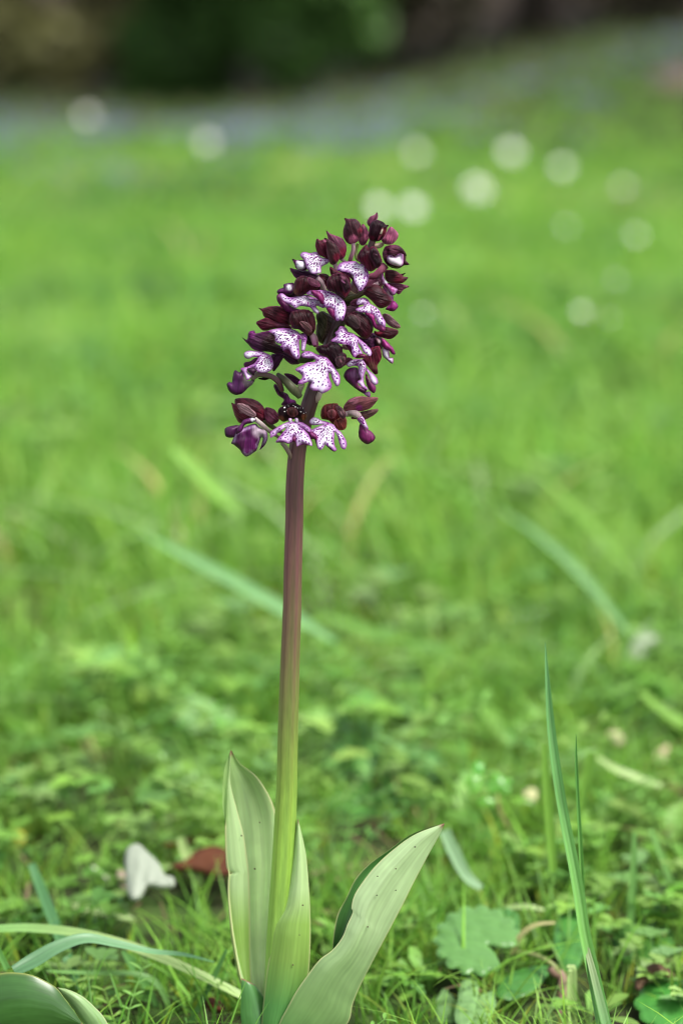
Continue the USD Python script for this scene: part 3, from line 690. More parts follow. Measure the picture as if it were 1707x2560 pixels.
# sheath leaf wrapping the stem's foot on the right
loft('leaf', orchid, 'z3', [(588, 600), (574, 700), (560, 850), (540, 1000), (512, 1125), (455, 1235), (424, 1400), (398, 1560), (372, 1833), (378, 2010)],
     [(590, 600), (612, 680), (640, 820), (656, 1000), (666, 1200), (664, 1400), (650, 1560), (610, 1720), (560, 1833), (520, 2010)],
     [1.5, 2, 3, 4, 3.5, 3, 3], [(0, LG), (0.3, LG), (0.45, YG * 1.1), (0.6, YG * 0.95), (0.8, LD * 1.1), (1, LD)], bulge=5.2, rim=RIM, rimw=0.022, seed=5, veins=8, m=34)
# base sheath on the left
loft('leaf_sheath', orchid, 'z3', [(250, 1560), (246, 1680), (250, 1833), (300, 2010)], [(330, 1600), (390, 1690), (430, 1833), (450, 2010)],
     [-3, -1, 0], [(0, LD), (1, LD * 0.8)], bulge=3, seed=6, veins=5, n=40, m=14)
# right leaf: the far half seen past the fold, then the broad near half
loft('leaf_back', orchid, 'z3', [(1470, 627), (1390, 648), (1260, 698), (1150, 778), (1020, 872), (935, 965), (885, 1070), (832, 1170), (806, 1290), (798, 1395)],
     [(1470, 632), (1400, 668), (1290, 725), (1200, 800), (1100, 900), (1010, 1000), (945, 1090), (930, 1180), (900, 1290), (850, 1395)],
     [4, 2, 1, 1, 3], [(0, LM), (0.4, LD * 1.1), (0.7, LD * 0.8), (1, LD * 0.6)], bulge=-2, rim=RIM, rimw=0.05, seed=7, veins=4, n=70, m=14)
loft('leaf', orchid, 'z3', [(1472, 625), (1300, 690), (1170, 780), (1060, 880), (980, 980), (930, 1060), (912, 1135), (920, 1162), (886, 1240), (858, 1312), (800, 1388), (720, 1450), (650, 1540), (580, 1640), (520, 1750), (478, 1833), (420, 2010)],
     [(1474, 628), (1440, 700), (1380, 810), (1300, 960), (1220, 1120), (1120, 1310), (1030, 1480), (960, 1620), (920, 1720), (890, 1833), (760, 1960), (560, 2040)],
     [5, 7, 9, 11, 11, 9, 6], [(0, GREY), (0.25, GREY * 1.05), (0.45, GREY * 0.92), (0.6, lin(146, 176, 118)), (0.8, lin(126, 160, 98)), (1, LD)], bulge=3.6, rim=RIM, rimw=0.018, twist=[0, -2, -3, -3, -2], blotch=0.12, seed=8, veins=11, n=120, m=40, keel=0.5)

# small dark flecks on the right leaf
for (x, y, r_) in ((1296, 768, 6), (1070, 945, 5), (1066, 1060, 5), (1180, 1030, 5)):
    th_ = np.arange(8) * np.pi / 4
    piece('fleck', orchid, 'z3', [(x + r_ * math.cos(a), y + r_ * 0.7 * math.sin(a)) for a in th_], 'lip', 13.6, col=(0.05, 0.04, 0.03), edge=0, ruffle=0, dome=0.3, curl=0, step=1.5, mat=M_DRY)

fr_ = np.random.default_rng(77)
for (x, y, dd) in ((250, 700, -8.2), (330, 900, -7.5), (360, 620, -9), (600, 1300, 9.4), (560, 1480, 9.0), (620, 1120, 9.4), (880, 1400, 14.6), (760, 1600, 13.6), (1010, 1250, 15.0), (1180, 900, 12.8), (700, 1720, 12.2)):
    r_ = fr_.uniform(2.5, 5.5)
    piece('fleck', orchid, 'z3', [(x + r_ * math.cos(a) * fr_.uniform(0.6, 1.5), y + r_ * math.sin(a)) for a in np.arange(8) * np.pi / 4], 'lip', dd, col=(0.10, 0.075, 0.04), edge=0, ruffle=0, dome=0.3, curl=0, step=1.5, mat=M_DRY)
FL = []
def flower(name='flower', label=None):
    return xform(name, orchid, label=label)
def lip(f, reg, pts, depth, attach, dens=1.0, seed=0, reach=78, **kw):
    kw.setdefault('gy', 0.55); kw['edge'] = kw.get('edge', 5.0) * 1.6; kw.setdefault('dome', 0.16); kw.setdefault('curl', 0.7); kw.setdefault('ruffle', 1.5)
    pc = piece('lip', f, reg, pts, 'lip', depth, base=attach, tip=np.mean(pts, axis=0) * 2 - np.array(attach), col=kw.pop('col', WHITE), edgecol=kw.pop('edgecol', EDGE), back=MAG, **kw)
    if dens: spots(f, pc, reg, attach, dens, reach, seed)
    return pc
def fold(f, reg, pts, depth, col=MAG, **kw):
    kw.setdefault('edge', 3.0); kw.setdefault('dome', 0.35)
    return piece(kw.pop('name', 'lip_fold'), f, reg, pts, 'lip', depth, col=col, edgecol=kw.pop('edgecol', np.array(col) * 0.5), mat=M_LIP if np.mean(col) > 0.3 else M_FOLD, **kw)
def sep(f, reg, pts, depth, base, tip, col=DARK, **kw):
    kw.setdefault('edge', 1.8); kw.setdefault('ruffle', 0.9)
    return piece(kw.pop('name', 'sepal'), f, reg, pts, 'pod', depth, base=base, tip=tip, col=col, edgecol=kw.pop('edgecol', np.array(col) * 1.5 + np.array([0.022, 0.005, 0.012])), **kw)

# --- buds at the top
f = flower('bud')
stalk(f, 'z4', [(700, 425), (700, 520), (665, 625), (650, 720)], [26, 26, 27, 22], [6, 5, 3, 0], PALE, np.array(PINK) * 1.2)
sep(f, 'z4', [(590, 120), (640, 125), (720, 125), (775, 170), (805, 230), (810, 310), (780, 380), (720, 430), (660, 440), (605, 400), (575, 330), (580, 250), (605, 180)], 6, (690, 440), (600, 120), (0.028, 0.008, 0.012),
    patch=[((700, 390), 70, np.array(PINK) * 0.8), ((790, 270), 40, RED)])
f = flower('bud')
sep(f, 'z4', [(810, 190), (850, 220), (885, 280), (890, 360), (850, 440), (800, 455), (765, 400), (780, 300)], 2, (820, 450), (820, 190), MAUVE, patch=[((850, 360), 50, np.array(PINK) * 0.7)])
f = flower('bud')
sep(f, 'z4', [(992, 46), (1002, 110), (960, 180), (910, 225), (880, 205), (868, 160), (910, 100), (960, 78)], 3, (900, 220), (995, 50), MAUVE)
sep(f, 'z4', [(930, 160), (990, 140), (1060, 165), (1100, 200), (1134, 204), (1112, 250), (1095, 320), (1050, 380), (1000, 405), (930, 405), (888, 360), (890, 280), (905, 210)], 7, (970, 405), (1050, 160), BLK,
    patch=[((1090, 290), 60, RED), ((920, 370), 45, BRN)])
piece('petal', f, 'z4', [(1045, 250), (1068, 238), (1062, 300), (1024, 370), (998, 400), (1014, 330)], 'lip', 11, base=(1000, 400), tip=(1065, 240), col=(0.5, 0.46, 0.33), edge=1.5, edgecol=RED, ruffle=0.2)
f = flower('bud')
sep(f, 'z4', [(1165, 225), (1200, 250), (1240, 290), (1252, 340), (1220, 400), (1170, 440), (1110, 445), (1060, 415), (1046, 370), (1095, 310), (1130, 250)], 2, (1120, 440), (1170, 225), (0.17, 0.042, 0.085),
    patch=[((1120, 360), 60, np.array(PINK) * 0.9)])
piece('stem_apex', orchid, 'z4', [(885, 420), (960, 430), (1075, 415), (1060, 470), (1000, 492), (920, 475)], 'pod', 0, base=(900, 420), tip=(1000, 490), col=(0.45, 0.33, 0.24), mat=M_STALK)
# left pair of sepals near the top
f = flower()
stalk(f, 'z4', [(470, 670), (490, 740), (490, 800)], [28, 28, 26], [4, 4, 2], PALE, PALE)
stalk(f, 'z4', [(540, 610), (590, 650), (640, 700)], [20, 20, 20], [4, 2, 0], PALE, PALE)
sep(f, 'z4', [(368, 268), (420, 310), (500, 340), (570, 370), (610, 440), (618, 520), (585, 610), (520, 620), (440, 490), (390, 360)], 6, (570, 610), (370, 270), MAUVE, patch=[((570, 540), 70, RED)])
sep(f, 'z4', [(250, 374), (300, 392), (350, 385), (380, 450), (385, 560), (400, 625), (330, 595), (270, 560), (238, 470)], 8, (390, 620), (250, 375), BRN)
sep(f, 'z4', [(345, 362), (420, 390), (500, 450), (540, 530), (530, 620), (480, 685), (430, 690), (400, 640), (375, 540), (368, 440)], 11, (470, 690), (350, 365), (0.026, 0.008, 0.010), patch=[((500, 600), 60, RED)])
fold(f, 'z4', [(330, 378), (355, 385), (372, 410), (350, 418), (332, 400)], 14, WHITE, ruffle=0.2, edgecol=PINK, name='petal')
# hood over lip two
f = flower()
stalk(f, 'z4', [(760, 430), (740, 500), (735, 600), (760, 640)], [20, 18, 16, 14], [3, 3, 4, 4], GREENB, GREENB, name='bract')
lip(f, 'z4', [(502, 742), (520, 690), (570, 660), (650, 650), (730, 648), (780, 680), (862, 700), (885, 780), (888, 860), (852, 950), (790, 1014), (758, 992), (720, 920), (690, 825), (640, 790), (570, 778), (512, 768)], 13, (830, 700), 1.0, 1, edge=3.6)
fold(f, 'z4', [(520, 768), (600, 778), (680, 815), (720, 925), (765, 1000), (725, 960), (680, 870), (610, 810)], 10.5, MAG)
sep(f, 'z4', [(862, 438), (880, 482), (960, 468), (1012, 530), (1042, 600), (1052, 660), (1000, 720), (930, 772), (880, 760), (820, 692), (758, 645), (748, 580), (790, 510)], 13, (860, 440), (920, 770), BRN,
    patch=[((800, 560), 60, DARK)])
sep(f, 'z4', [(935, 480), (1000, 525), (1038, 620), (1046, 685), (985, 735), (930, 655), (895, 570)], 16.5, (930, 480), (1000, 720), BLK, inflate=0.5)
fold(f, 'z4', [(950, 555), (985, 560), (1000, 590), (970, 580)], 22, MAUVE, ruffle=0.2, name='petal')
# opening flower, upper right
f = flower('bud')
sep(f, 'z4', [(1090, 470), (1150, 450), (1230, 448), (1290, 480), (1330, 540), (1348, 600), (1345, 640), (1388, 690), (1320, 702), (1260, 737), (1180, 732), (1110, 690), (1068, 620), (1060, 540)], 4, (1080, 560), (1380, 690), DARK,
    patch=[((1090, 560), 60, MAUVE)])
piece('lip', f, 'z4', [(1108, 610), (1148, 562), (1200, 595), (1250, 560), (1300, 548), (1318, 600), (1312, 680), (1270, 712), (1200, 702), (1130, 664)], 'lip', 10.5, base=(1250, 540), tip=(1220, 710), col=(0.72, 0.63, 0.70), edgecol=(0.35, 0.06, 0.28), edge=4, gy=0.2,
      patch=[((1165, 590), 22, PURP)])
sep(f, 'z4', [(1120, 470), (1200, 452), (1290, 480), (1340, 545), (1350, 590), (1300, 560), (1230, 560), (1160, 570), (1110, 560)], 11, (1110, 540), (1350, 580), DARK, patch=[((1200, 500), 70, MAUVE)])
# flower facing right, below it
f = flower()
sep(f, 'z4', [(1090, 770), (1150, 754), (1230, 770), (1280, 802), (1345, 792), (1308, 832), (1374, 848), (1320, 905), (1260, 922), (1180, 918), (1120, 900), (1088, 850)], 5, (1090, 860), (1370, 850), (0.03, 0.007, 0.010), patch=[((1260, 870), 70, RED)])
sep(f, 'z4', [(1130, 918), (1260, 922), (1330, 935), (1388, 958), (1320, 995), (1262, 1055), (1200, 1020), (1150, 970)], 3, (1130, 940), (1385, 960), MAUVE)
fold(f, 'z4', [(1035, 830), (1065, 788), (1082, 850), (1112, 900), (1170, 950), (1232, 980), (1245, 1010), (1200, 1065), (1160, 1060), (1120, 1000), (1060, 930)], 8, (0.26, 0.02, 0.16), name='lip', patch=[((1100, 900), 26, WHITE)])
fold(f, 'z5', [(1268, 362), (1300, 322), (1342, 278), (1382, 308), (1392, 342), (1352, 382), (1310, 378)], 7, (0.22, 0.015, 0.14), name='lip_lobe')
fold(f, 'z5', [(1240, 130), (1290, 170), (1335, 215), (1345, 270), (1310, 330), (1290, 250), (1255, 190)], 6, (0.34, 0.08, 0.26), name='lip_fold', patch=[((1300, 210), 40, PALE)])
stalk(f, 'z4', [(1085, 700), (1030, 770), (960, 830), (900, 850)], [55, 48, 40, 30], [3, 4, 4, 2], PINK, PINK)
stalk(f, 'z4', [(1010, 915), (940, 945), (860, 985), (760, 1030)], [26, 30, 32, 30], [5, 5, 4, 0], PALE, PALE)
# lip one at the upper left
f = flower()
stalk(f, 'z1', [(760, 590), (800, 640), (820, 690)], [22, 20, 20], [6, 5, 2], PALE, PALE)
sep(f, 'z1', [(555, 512), (600, 520), (690, 530), (770, 560), (800, 600), (740, 620), (640, 610), (585, 570)], 3, (790, 600), (556, 512), DPURP)
sep(f, 'z1', [(572, 440), (610, 452), (680, 455), (690, 520), (610, 518), (590, 480)], 5, (690, 500), (572, 440), DPURP)
lip(f, 'z1', [(634, 408), (658, 388), (710, 396), (768, 390), (788, 425), (852, 445), (846, 472), (795, 502), (792, 545), (755, 554), (715, 549), (680, 507), (667, 457), (640, 428)], 9, (775, 410), 1.1, 2, edge=3.2, reach=45)
fold(f, 'z1', [(600, 458), (640, 455), (668, 460), (668, 516), (612, 518)], 8, WHITE, edgecol=EDGE, edge=2, name='lip_lobe')
# hoods of the second tier
f = flower()
stalk(f, 'z5', [(600, 60), (640, 100), (660, 180), (690, 240)], [26, 26, 24, 22], [8, 7, 4, 0], PALE, PALE)
sep(f, 'z5', [(366, 140), (388, 72), (440, 34), (510, 40), (560, 58), (612, 90), (628, 130), (592, 170), (540, 192), (480, 216), (440, 238), (388, 222), (364, 182)], 9, (480, 40), (450, 235), (0.024, 0.003, 0.006), patch=[((385, 190), 30, (0.06, 0.02, 0.012)), ((600, 140), 40, BRN)])
sep(f, 'z5', [(505, 48), (570, 66), (622, 108), (626, 142), (560, 138), (515, 105)], 14, (505, 50), (625, 140), MAUVE, inflate=0.5)
fold(f, 'z5', [(203, 195), (224, 165), (268, 150), (270, 118), (330, 104), (372, 110), (372, 175), (340, 225), (235, 214)], 5, PURP, name='lip_lobe', patch=[((325, 150), 32, WHITE)])
fold(f, 'z5', [(203, 230), (228, 212), (258, 262), (350, 335), (440, 368), (572, 392), (430, 405), (318, 392), (248, 335), (208, 285)], 7, (0.15, 0.012, 0.10))
lip(f, 'z5', [(228, 215), (262, 206), (295, 232), (345, 245), (420, 232), (500, 220), (560, 245), (622, 265), (672, 320), (660, 352), (600, 326), (588, 340), (618, 380), (606, 406), (570, 392), (530, 346), (480, 335), (430, 332), (390, 352), (350, 332), (300, 302), (254, 266)], 11, (480, 235), 1.05, 3, edge=3.6, reach=62)
f = flower()
sep(f, 'z5', [(688, 130), (700, 70), (748, 20), (820, 8), (882, 40), (922, 100), (928, 170), (890, 232), (860, 254), (820, 222), (750, 192), (698, 172)], 14, (800, 10), (850, 250), (0.022, 0.003, 0.007), patch=[((880, 200), 40, RED)])
sep(f, 'z5', [(800, 18), (872, 48), (904, 100), (924, 160), (872, 205), (838, 130), (826, 80)], 18, (805, 20), (880, 200), BLK, inflate=0.55, patch=[((850, 60), 30, MAUVE)])
fold(f, 'z5', [(832, 72), (850, 80), (880, 108), (862, 108), (838, 92)], 22, (0.3, 0.08, 0.2), ruffle=0.2, name='petal')
lip(f, 'z5', [(492, 212), (530, 178), (600, 174), (700, 180), (760, 200), (830, 245), (870, 300), (884, 350), (872, 420), (850, 472), (822, 470), (790, 478), (770, 430), (760, 362), (700, 352), (662, 335), (640, 290), (560, 235)], 15, (760, 215), 1.05, 4, edge=3.6)
fold(f, 'z5', [(535, 178), (600, 182), (650, 208), (670, 258), (652, 315), (600, 262), (560, 225)], 17.5, MAG)
fold(f, 'z5', [(686, 352), (722, 330), (772, 372), (790, 478), (742, 445)], 16.5, MAG)
f = flower()
sep(f, 'z5', [(1048, 195), (1090, 138), (1170, 118), (1242, 158), (1292, 220), (1328, 272), (1302, 322), (1240, 352), (1190, 342), (1128, 275), (1066, 225)], 10, (1060, 190), (1320, 275), (0.026, 0.004, 0.007), patch=[((1250, 320), 50, BRN), ((1200, 190), 40, (0.05, 0.025, 0.03))])
stalk(f, 'z5', [(1060, 200), (990, 235), (900, 260), (820, 300)], [22, 24, 22, 18], [7, 6, 4, 1], (0.09, 0.06, 0.03), GREENB)
sep(f, 'z5', [(920, 300), (960, 265), (1010, 262), (1060, 300), (1000, 330), (940, 330)], 8, (920, 300), (1060, 300), MAUVE)
lip(f, 'z5', [(984, 292), (1000, 258), (1050, 248), (1100, 268), (1122, 310), (1190, 350), (1230, 420), (1268, 490), (1262, 545), (1230, 522), (1190, 502), (1168, 450), (1140, 422), (1080, 402), (1008, 392), (978, 360), (1060, 322), (990, 318)], 13, (1150, 310), 1.05, 5, edge=3.4)
fold(f, 'z5', [(1060, 396), (1150, 415), (1182, 495), (1262, 540), (1248, 584), (1160, 545), (1125, 470)], 14, (0.24, 0.014, 0.13))
# third tier
f = flower()
sep(f, 'z5', [(22, 348), (60, 356), (130, 334), (240, 334), (312, 370), (334, 420), (342, 505), (300, 535), (200, 505), (120, 470), (70, 425), (58, 385)], 3, (320, 470), (25, 350), (0.036, 0.005, 0.010), patch=[((250, 430), 60, RED)])
sep(f, 'z5', [(2, 490), (60, 458), (110, 448), (200, 488), (322, 518), (342, 562), (200, 552), (130, 568), (70, 572), (22, 532)], 5, (330, 540), (5, 490), BRN, patch=[((240, 520), 50, MAUVE)])
f = flower()
sep(f, 'z5', [(328, 445), (350, 388), (430, 366), (510, 368), (562, 410), (584, 490), (578, 572), (530, 624), (490, 612), (420, 562), (358, 552), (333, 500)], 13, (420, 370), (500, 615), (0.019, 0.003, 0.005), patch=[((345, 500), 30, BRN), ((500, 590), 40, (0.06, 0.02, 0.02))])
sep(f, 'z5', [(430, 480), (500, 490), (545, 540), (540, 590), (480, 560), (440, 520)], 19, (430, 480), (540, 590), (0.05, 0.02, 0.022), inflate=0.4)
stalk(f, 'z5', [(540, 600), (575, 650), (585, 720)], [26, 30, 28], [8, 6, 4], PALE, np.array(PINK) * 1.1, name='spur')
lip(f, 'z6', [(762, 40), (850, 14), (950, -2), (1060, -2), (1150, 20), (1210, 50), (1260, 80), (1300, 95), (1340, 88), (1364, 140), (1347, 250), (1330, 345), (1295, 362), (1268, 320), (1276, 190), (1256, 175), (1240, 210), (1246, 330), (1254, 440), (1212, 488), (1160, 462), (1120, 402), (1090, 342), (1040, 335), (990, 352), (985, 302), (940, 295), (962, 250), (900, 236), (862, 200), (864, 130), (808, 80)], 15, (1240, 60), 1.1, 6, edge=4.2)
fold(f, 'z6', [(985, 352), (1040, 330), (1095, 340), (1125, 405), (1165, 468), (1215, 492), (1150, 480), (1090, 420), (1030, 385)], 12.5, MAG)
f = flower()
sep(f, 'z6', [(345, 145), (420, 180), (440, 90), (470, 45), (540, 36), (572, 80), (760, 40), (870, 90), (870, 225), (985, 300), (995, 395), (900, 412), (780, 372), (640, 362), (520, 332), (425, 235)], 6, (960, 360), (350, 150), DPURP, inflate=0.55, patch=[((500, 90), 60, PURP), ((800, 250), 200, (0.018, 0.006, 0.008))])
# far-left flower, lip and hanging lobe
f = flower()
stalk(f, 'z6', [(480, 790), (580, 730), (690, 725), (820, 765), (920, 850), (975, 985)], [52, 48, 44, 44, 46, 34], [5, 5, 5, 4, 3, 1], (0.26, 0.20, 0.17), np.array(PINK) * 0.45, name='spur')
lip(f, 'z6', [(372, 412), (394, 374), (450, 354), (560, 354), (650, 364), (740, 400), (800, 440), (834, 520), (834, 600), (802, 662), (700, 704), (610, 692), (560, 662), (520, 622), (450, 640), (428, 682), (502, 740), (470, 782), (440, 818), (412, 802), (368, 700), (326, 630), (430, 602), (520, 560), (570, 510), (592, 462), (520, 450), (440, 482), (388, 456)], 10, (760, 430), 1.1, 7, edge=3.8, reach=60)
fold(f, 'z6', [(420, 640), (460, 625), (530, 622), (580, 665), (545, 700), (530, 745), (460, 700)], 13, DPURP)
fold(f, 'z6', [(105, 878), (150, 842), (185, 850), (200, 750), (236, 660), (310, 690), (345, 640), (400, 800), (470, 825), (545, 755), (525, 860), (430, 945), (350, 1022), (260, 1048), (180, 1022), (128, 962)], 6, (0.072, 0.010, 0.070), name='lip_lobe', patch=[((450, 830), 110, (0.22, 0.16, 0.18)), ((250, 900), 90, (0.10, 0.014, 0.10))], edge=5)
sep(f, 'z6', [(800, 420), (900, 400), (1010, 420), (960, 520), (900, 620), (830, 680), (820, 560)], 5, (980, 430), (830, 680), DPURP)
sep(f, 'z6', [(370, 560), (400, 530), (470, 520), (540, 470), (600, 470), (560, 540), (460, 600), (390, 610)], 7, (600, 470), (370, 560), DPURP)
sep(f, 'z6', [(600, 785), (700, 765), (790, 780), (720, 815), (640, 808)], 2, (790, 780), (600, 785), BLK)
# a lobe hanging behind the stem
f = flower()
sep(f, 'z6', [(840, 910), (880, 880), (980, 990), (1060, 1030), (1100, 1100), (1190, 1150), (1160, 1260), (1050, 1230), (960, 1200), (1000, 1120), (900, 1040)], -3, (980, 940), (1000, 1200), DPURP, patch=[((1110, 1120), 90, (0.11, 0.014, 0.10))])
sep(f, 'z6', [(1000, 715), (1120, 720), (1220, 780), (1290, 850), (1220, 900), (1130, 840)], -1, (1290, 860), (1000, 715), DPURP)
stalk(f, 'z6', [(900, 720), (1030, 830), (1150, 960), (1250, 1070)], [30, 60, 70, 50], [0, 3, 4, 2], (0.05, 0.05, 0.018), (0.16, 0.17, 0.09), name='bract')
fold(f, 'z6', [(1225, 900), (1290, 860), (1330, 880), (1290, 980), (1262, 1060), (1225, 980)], 4, (0.30, 0.27, 0.20), name='bract')
fold(f, 'z6', [(1215, 885), (1260, 875), (1320, 850), (1330, 885), (1280, 905), (1235, 902)], 8, (0.6, 0.55, 0.38), name='petal', ruffle=1.0)
# dark hood over the central lip
f = flower()
sep(f, 'z7', [(236, 425), (300, 380), (400, 368), (448, 328), (560, 348), (634, 410), (644, 480), (694, 520), (694, 600), (642, 704), (580, 736), (508, 722), (470, 642), (400, 545), (330, 522), (268, 482)], 15, (400, 360), (580, 720), BLK, inflate=0.75)
sep(f, 'z7', [(540, 560), (620, 540), (680, 560), (670, 640), (620, 710), (560, 690), (530, 620)], 20, (540, 550), (610, 700), (0.03, 0.014, 0.016), inflate=0.5, patch=[((600, 620), 30, (0.16, 0.06, 0.08))])
sep(f, 'z7', [(640, 600), (720, 560), (790, 590), (740, 640), (680, 680), (640, 690)], 6, (780, 600), (640, 690), MAUVE)
stalk(f, 'z7', [(160, 190), (195, 280), (225, 380)], [30, 40, 34], [8, 8, 8], PALE, (0.42, 0.10, 0.28), name='spur')
lip(f, 'z2', [(597, 372), (640, 345), (690, 320), (746, 312), (736, 290), (680, 286), (643, 272), (650, 243), (700, 233), (770, 260), (830, 280), (870, 320), (905, 370), (932, 420), (932, 482), (906, 497), (884, 460), (858, 398), (850, 430), (872, 490), (860, 522), (800, 553), (770, 532), (720, 527), (706, 510), (714, 463), (640, 482), (618, 472), (650, 430), (634, 402)], 20, (825, 290), 1.0, 8, edge=4.6)
# right side of the third tier
f = flower()
sep(f, 'z5', [(868, 460), (900, 408), (960, 388), (1040, 398), (1100, 430), (1142, 490), (1144, 580), (1100, 644), (1050, 652), (990, 602), (920, 542), (873, 510)], 11, (900, 430), (1090, 640), (0.021, 0.0028, 0.006), patch=[((1080, 620), 50, BRN)])
sep(f, 'z5', [(900, 420), (990, 425), (1025, 500), (1000, 555), (940, 530), (890, 480)], 15, (900, 420), (1010, 550), (0.028, 0.014, 0.015), inflate=0.45)
fold(f, 'z7', [(690, 368), (775, 390), (792, 470), (802, 555), (758, 492), (718, 422)], 14, MAG)
fold(f, 'z7', [(828, 562), (900, 510), (990, 515), (1000, 560), (900, 575)], 14, (0.16, 0.012, 0.06))
lip(f, 'z7', [(468, 302), (540, 240), (528, 190), (570, 148), (600, 92), (640, 92), (700, 120), (722, 170), (790, 190), (850, 240), (922, 300), (1002, 370), (1062, 440), (1084, 500), (1052, 544), (1002, 512), (950, 470), (900, 380), (872, 340), (890, 420), (944, 500), (870, 520), (830, 563), (798, 540), (778, 470), (768, 400), (700, 370), (640, 365), (540, 336), (488, 326)], 17, (800, 200), 1.1, 9, edge=4.0, reach=70)
f = flower()
sep(f, 'z5', [(1238, 415), (1290, 408), (1352, 458), (1402, 508), (1414, 542), (1370, 552), (1300, 522), (1258, 470)], 3, (1250, 430), (1410, 535), (0.10, 0.045, 0.055))
sep(f, 'z5', [(1156, 575), (1200, 580), (1260, 538), (1330, 548), (1388, 568), (1382, 612), (1320, 654), (1240, 642), (1168, 612)], 4, (1160, 590), (1385, 590), (0.028, 0.004, 0.008), patch=[((1200, 600), 40, RED)])
# lower right flower with two hanging lobes
f = flower()
sep(f, 'z7', [(1060, 430), (1120, 400), (1200, 398), (1228, 560), (1165, 690), (1174, 800), (1120, 815), (1060, 745), (980, 650), (935, 590), (1000, 540)], 6, (1060, 430), (1150, 810), (0.060, 0.006, 0.014), inflate=0.5, patch=[((1080, 690), 70, (0.08, 0.03, 0.025)), ((1150, 780), 60, DARK)])
fold(f, 'z7', [(658, 825), (698, 752), (760, 718), (860, 718), (882, 800), (912, 885), (872, 932), (890, 985), (1000, 1045), (962, 1105), (850, 1042), (738, 952), (678, 892)], 12, (0.085, 0.010, 0.065), name='lip_lobe', patch=[((790, 820), 60, (0.13, 0.04, 0.12)), ((880, 980), 60, (0.20, 0.015, 0.11))])
fold(f, 'z7', [(998, 800), (1050, 900), (1102, 960), (1142, 1000), (1134, 1082), (1090, 1094), (1020, 1022), (988, 900)], 11, (0.18, 0.014, 0.11), name='lip_lobe')
fold(f, 'z7', [(915, 1050), (985, 1085), (1052, 1078), (1054, 1160), (1000, 1144), (950, 1100)], 12, (0.45, 0.22, 0.45), name='lip_lobe', edgecol=EDGE)
lip(f, 'z7', [(868, 588), (940, 598), (992, 670), (988, 760), (960, 850), (970, 960), (1028, 1052), (960, 1024), (880, 962), (866, 922), (916, 890), (880, 800), (868, 700), (790, 690), (738, 708), (696, 670), (740, 620), (800, 594)], 15, (920, 620), 1.1, 10, edge=2.8, reach=34)
lip(f, 'z7', [(998, 715), (1062, 780), (1132, 840), (1168, 900), (1168, 962), (1110, 972), (1068, 920), (1038, 840), (1000, 770)], 14.5, (1000, 720), 0.9, 11, edge=3.0, reach=18)
f = flower()
fold(f, 'z7', [(1110, 290), (1150, 240), (1200, 270), (1232, 340), (1220, 390), (1160, 370)], 5, MAUVE, name='sepal', patch=[((1190, 320), 30, PALE)])
fold(f, 'z7', [(1238, 268), (1330, 340), (1402, 420), (1438, 512), (1390, 512), (1340, 462), (1270, 430), (1230, 370)], 6, (0.24, 0.016, 0.14), name='lip_lobe')
fold(f, 'z7', [(1232, 440), (1270, 420), (1340, 462), (1350, 560), (1402, 568), (1404, 640), (1380, 654), (1310, 602), (1250, 542)], 5, WHITE, name='lip', edgecol=(0.25, 0.02, 0.16), edge=3.4)
# lowest ring of four
f = flower(label='lowest flower on the left, its deep purple lip seen from behind')
sep(f, 'z8', [(110, 138), (140, 150), (150, 100), (260, 94), (340, 114), (402, 160), (432, 220), (442, 300), (400, 335), (330, 285), (200, 335), (150, 282), (124, 210)], 4, (430, 310), (115, 140), (0.048, 0.008, 0.014), inflate=0.6, patch=[((400, 250), 60, RED)])
sep(f, 'z8', [(160, 150), (250, 158), (330, 225), (345, 260), (300, 275), (200, 225)], 9.5, (340, 265), (160, 150), (0.14, 0.075, 0.085), inflate=0.35)
sep(f, 'z8', [(428, 192), (500, 194), (548, 240), (564, 310), (500, 352), (440, 322)], 6, (560, 320), (430, 200), (0.062, 0.012, 0.026), patch=[((480, 290), 40, MAUVE)])
stalk(f, 'z8', [(330, 290), (400, 350), (470, 410), (560, 470)], [20, 24, 18, 14], [9, 9, 6, 2], (0.42, 0.36, 0.34), (0.25, 0.14, 0.15), name='spur')
stalk(f, 'z8', [(410, 310), (470, 350), (530, 390), (600, 430)], [14, 22, 22, 14], [5, 4, 3, 1], (0.06, 0.08, 0.02), (0.10, 0.12, 0.03), name='bract')
fold(f, 'z8', [(125, 480), (160, 420), (240, 372), (330, 340), (372, 370), (440, 410), (458, 470), (432, 540), (380, 592), (396, 540), (408, 480), (392, 476), (372, 530), (350, 592), (330, 612), (258, 654), (215, 632), (190, 590), (130, 542), (108, 530)], 9, (0.095, 0.006, 0.08), name='lip', patch=[((375, 410), 80, (0.30, 0.22, 0.28)), ((180, 560), 80, (0.07, 0.008, 0.055))], edge=4)
fold(f, 'z8', [(44, 402), (64, 374), (160, 354), (200, 372), (150, 430), (130, 470), (60, 467)], 11, (0.06, 0.010, 0.055), name='lip_lobe')
fold(f, 'z8', [(150, 440), (180, 370), (220, 310), (270, 288), (325, 284), (348, 310), (300, 335), (240, 350), (215, 400), (180, 430)], 14, (0.10, 0.012, 0.09), name='lip_lobe', patch=[((315, 298), 20, WHITE)])
f = flower(label='lowest flower in front of the stem, dusted with white pollen')
sep(f, 'z8', [(552, 232), (570, 190), (630, 160), (700, 138), (770, 170), (816, 220), (832, 262), (800, 314), (740, 292), (690, 300), (640, 312), (600, 322), (558, 284)], 11, (690, 140), (690, 310), BLK, patch=[((810, 280), 40, (0.10, 0.03, 0.015)), ((585, 300), 40, (0.09, 0.028, 0.015)), ((690, 230), 40, (0.035, 0.010, 0.008))], inflate=0.7)
sep(f, 'z8', [(640, 200), (690, 180), (735, 205), (745, 250), (700, 275), (650, 255)], 17, (690, 180), (695, 275), (0.034, 0.009, 0.008), inflate=0.5)
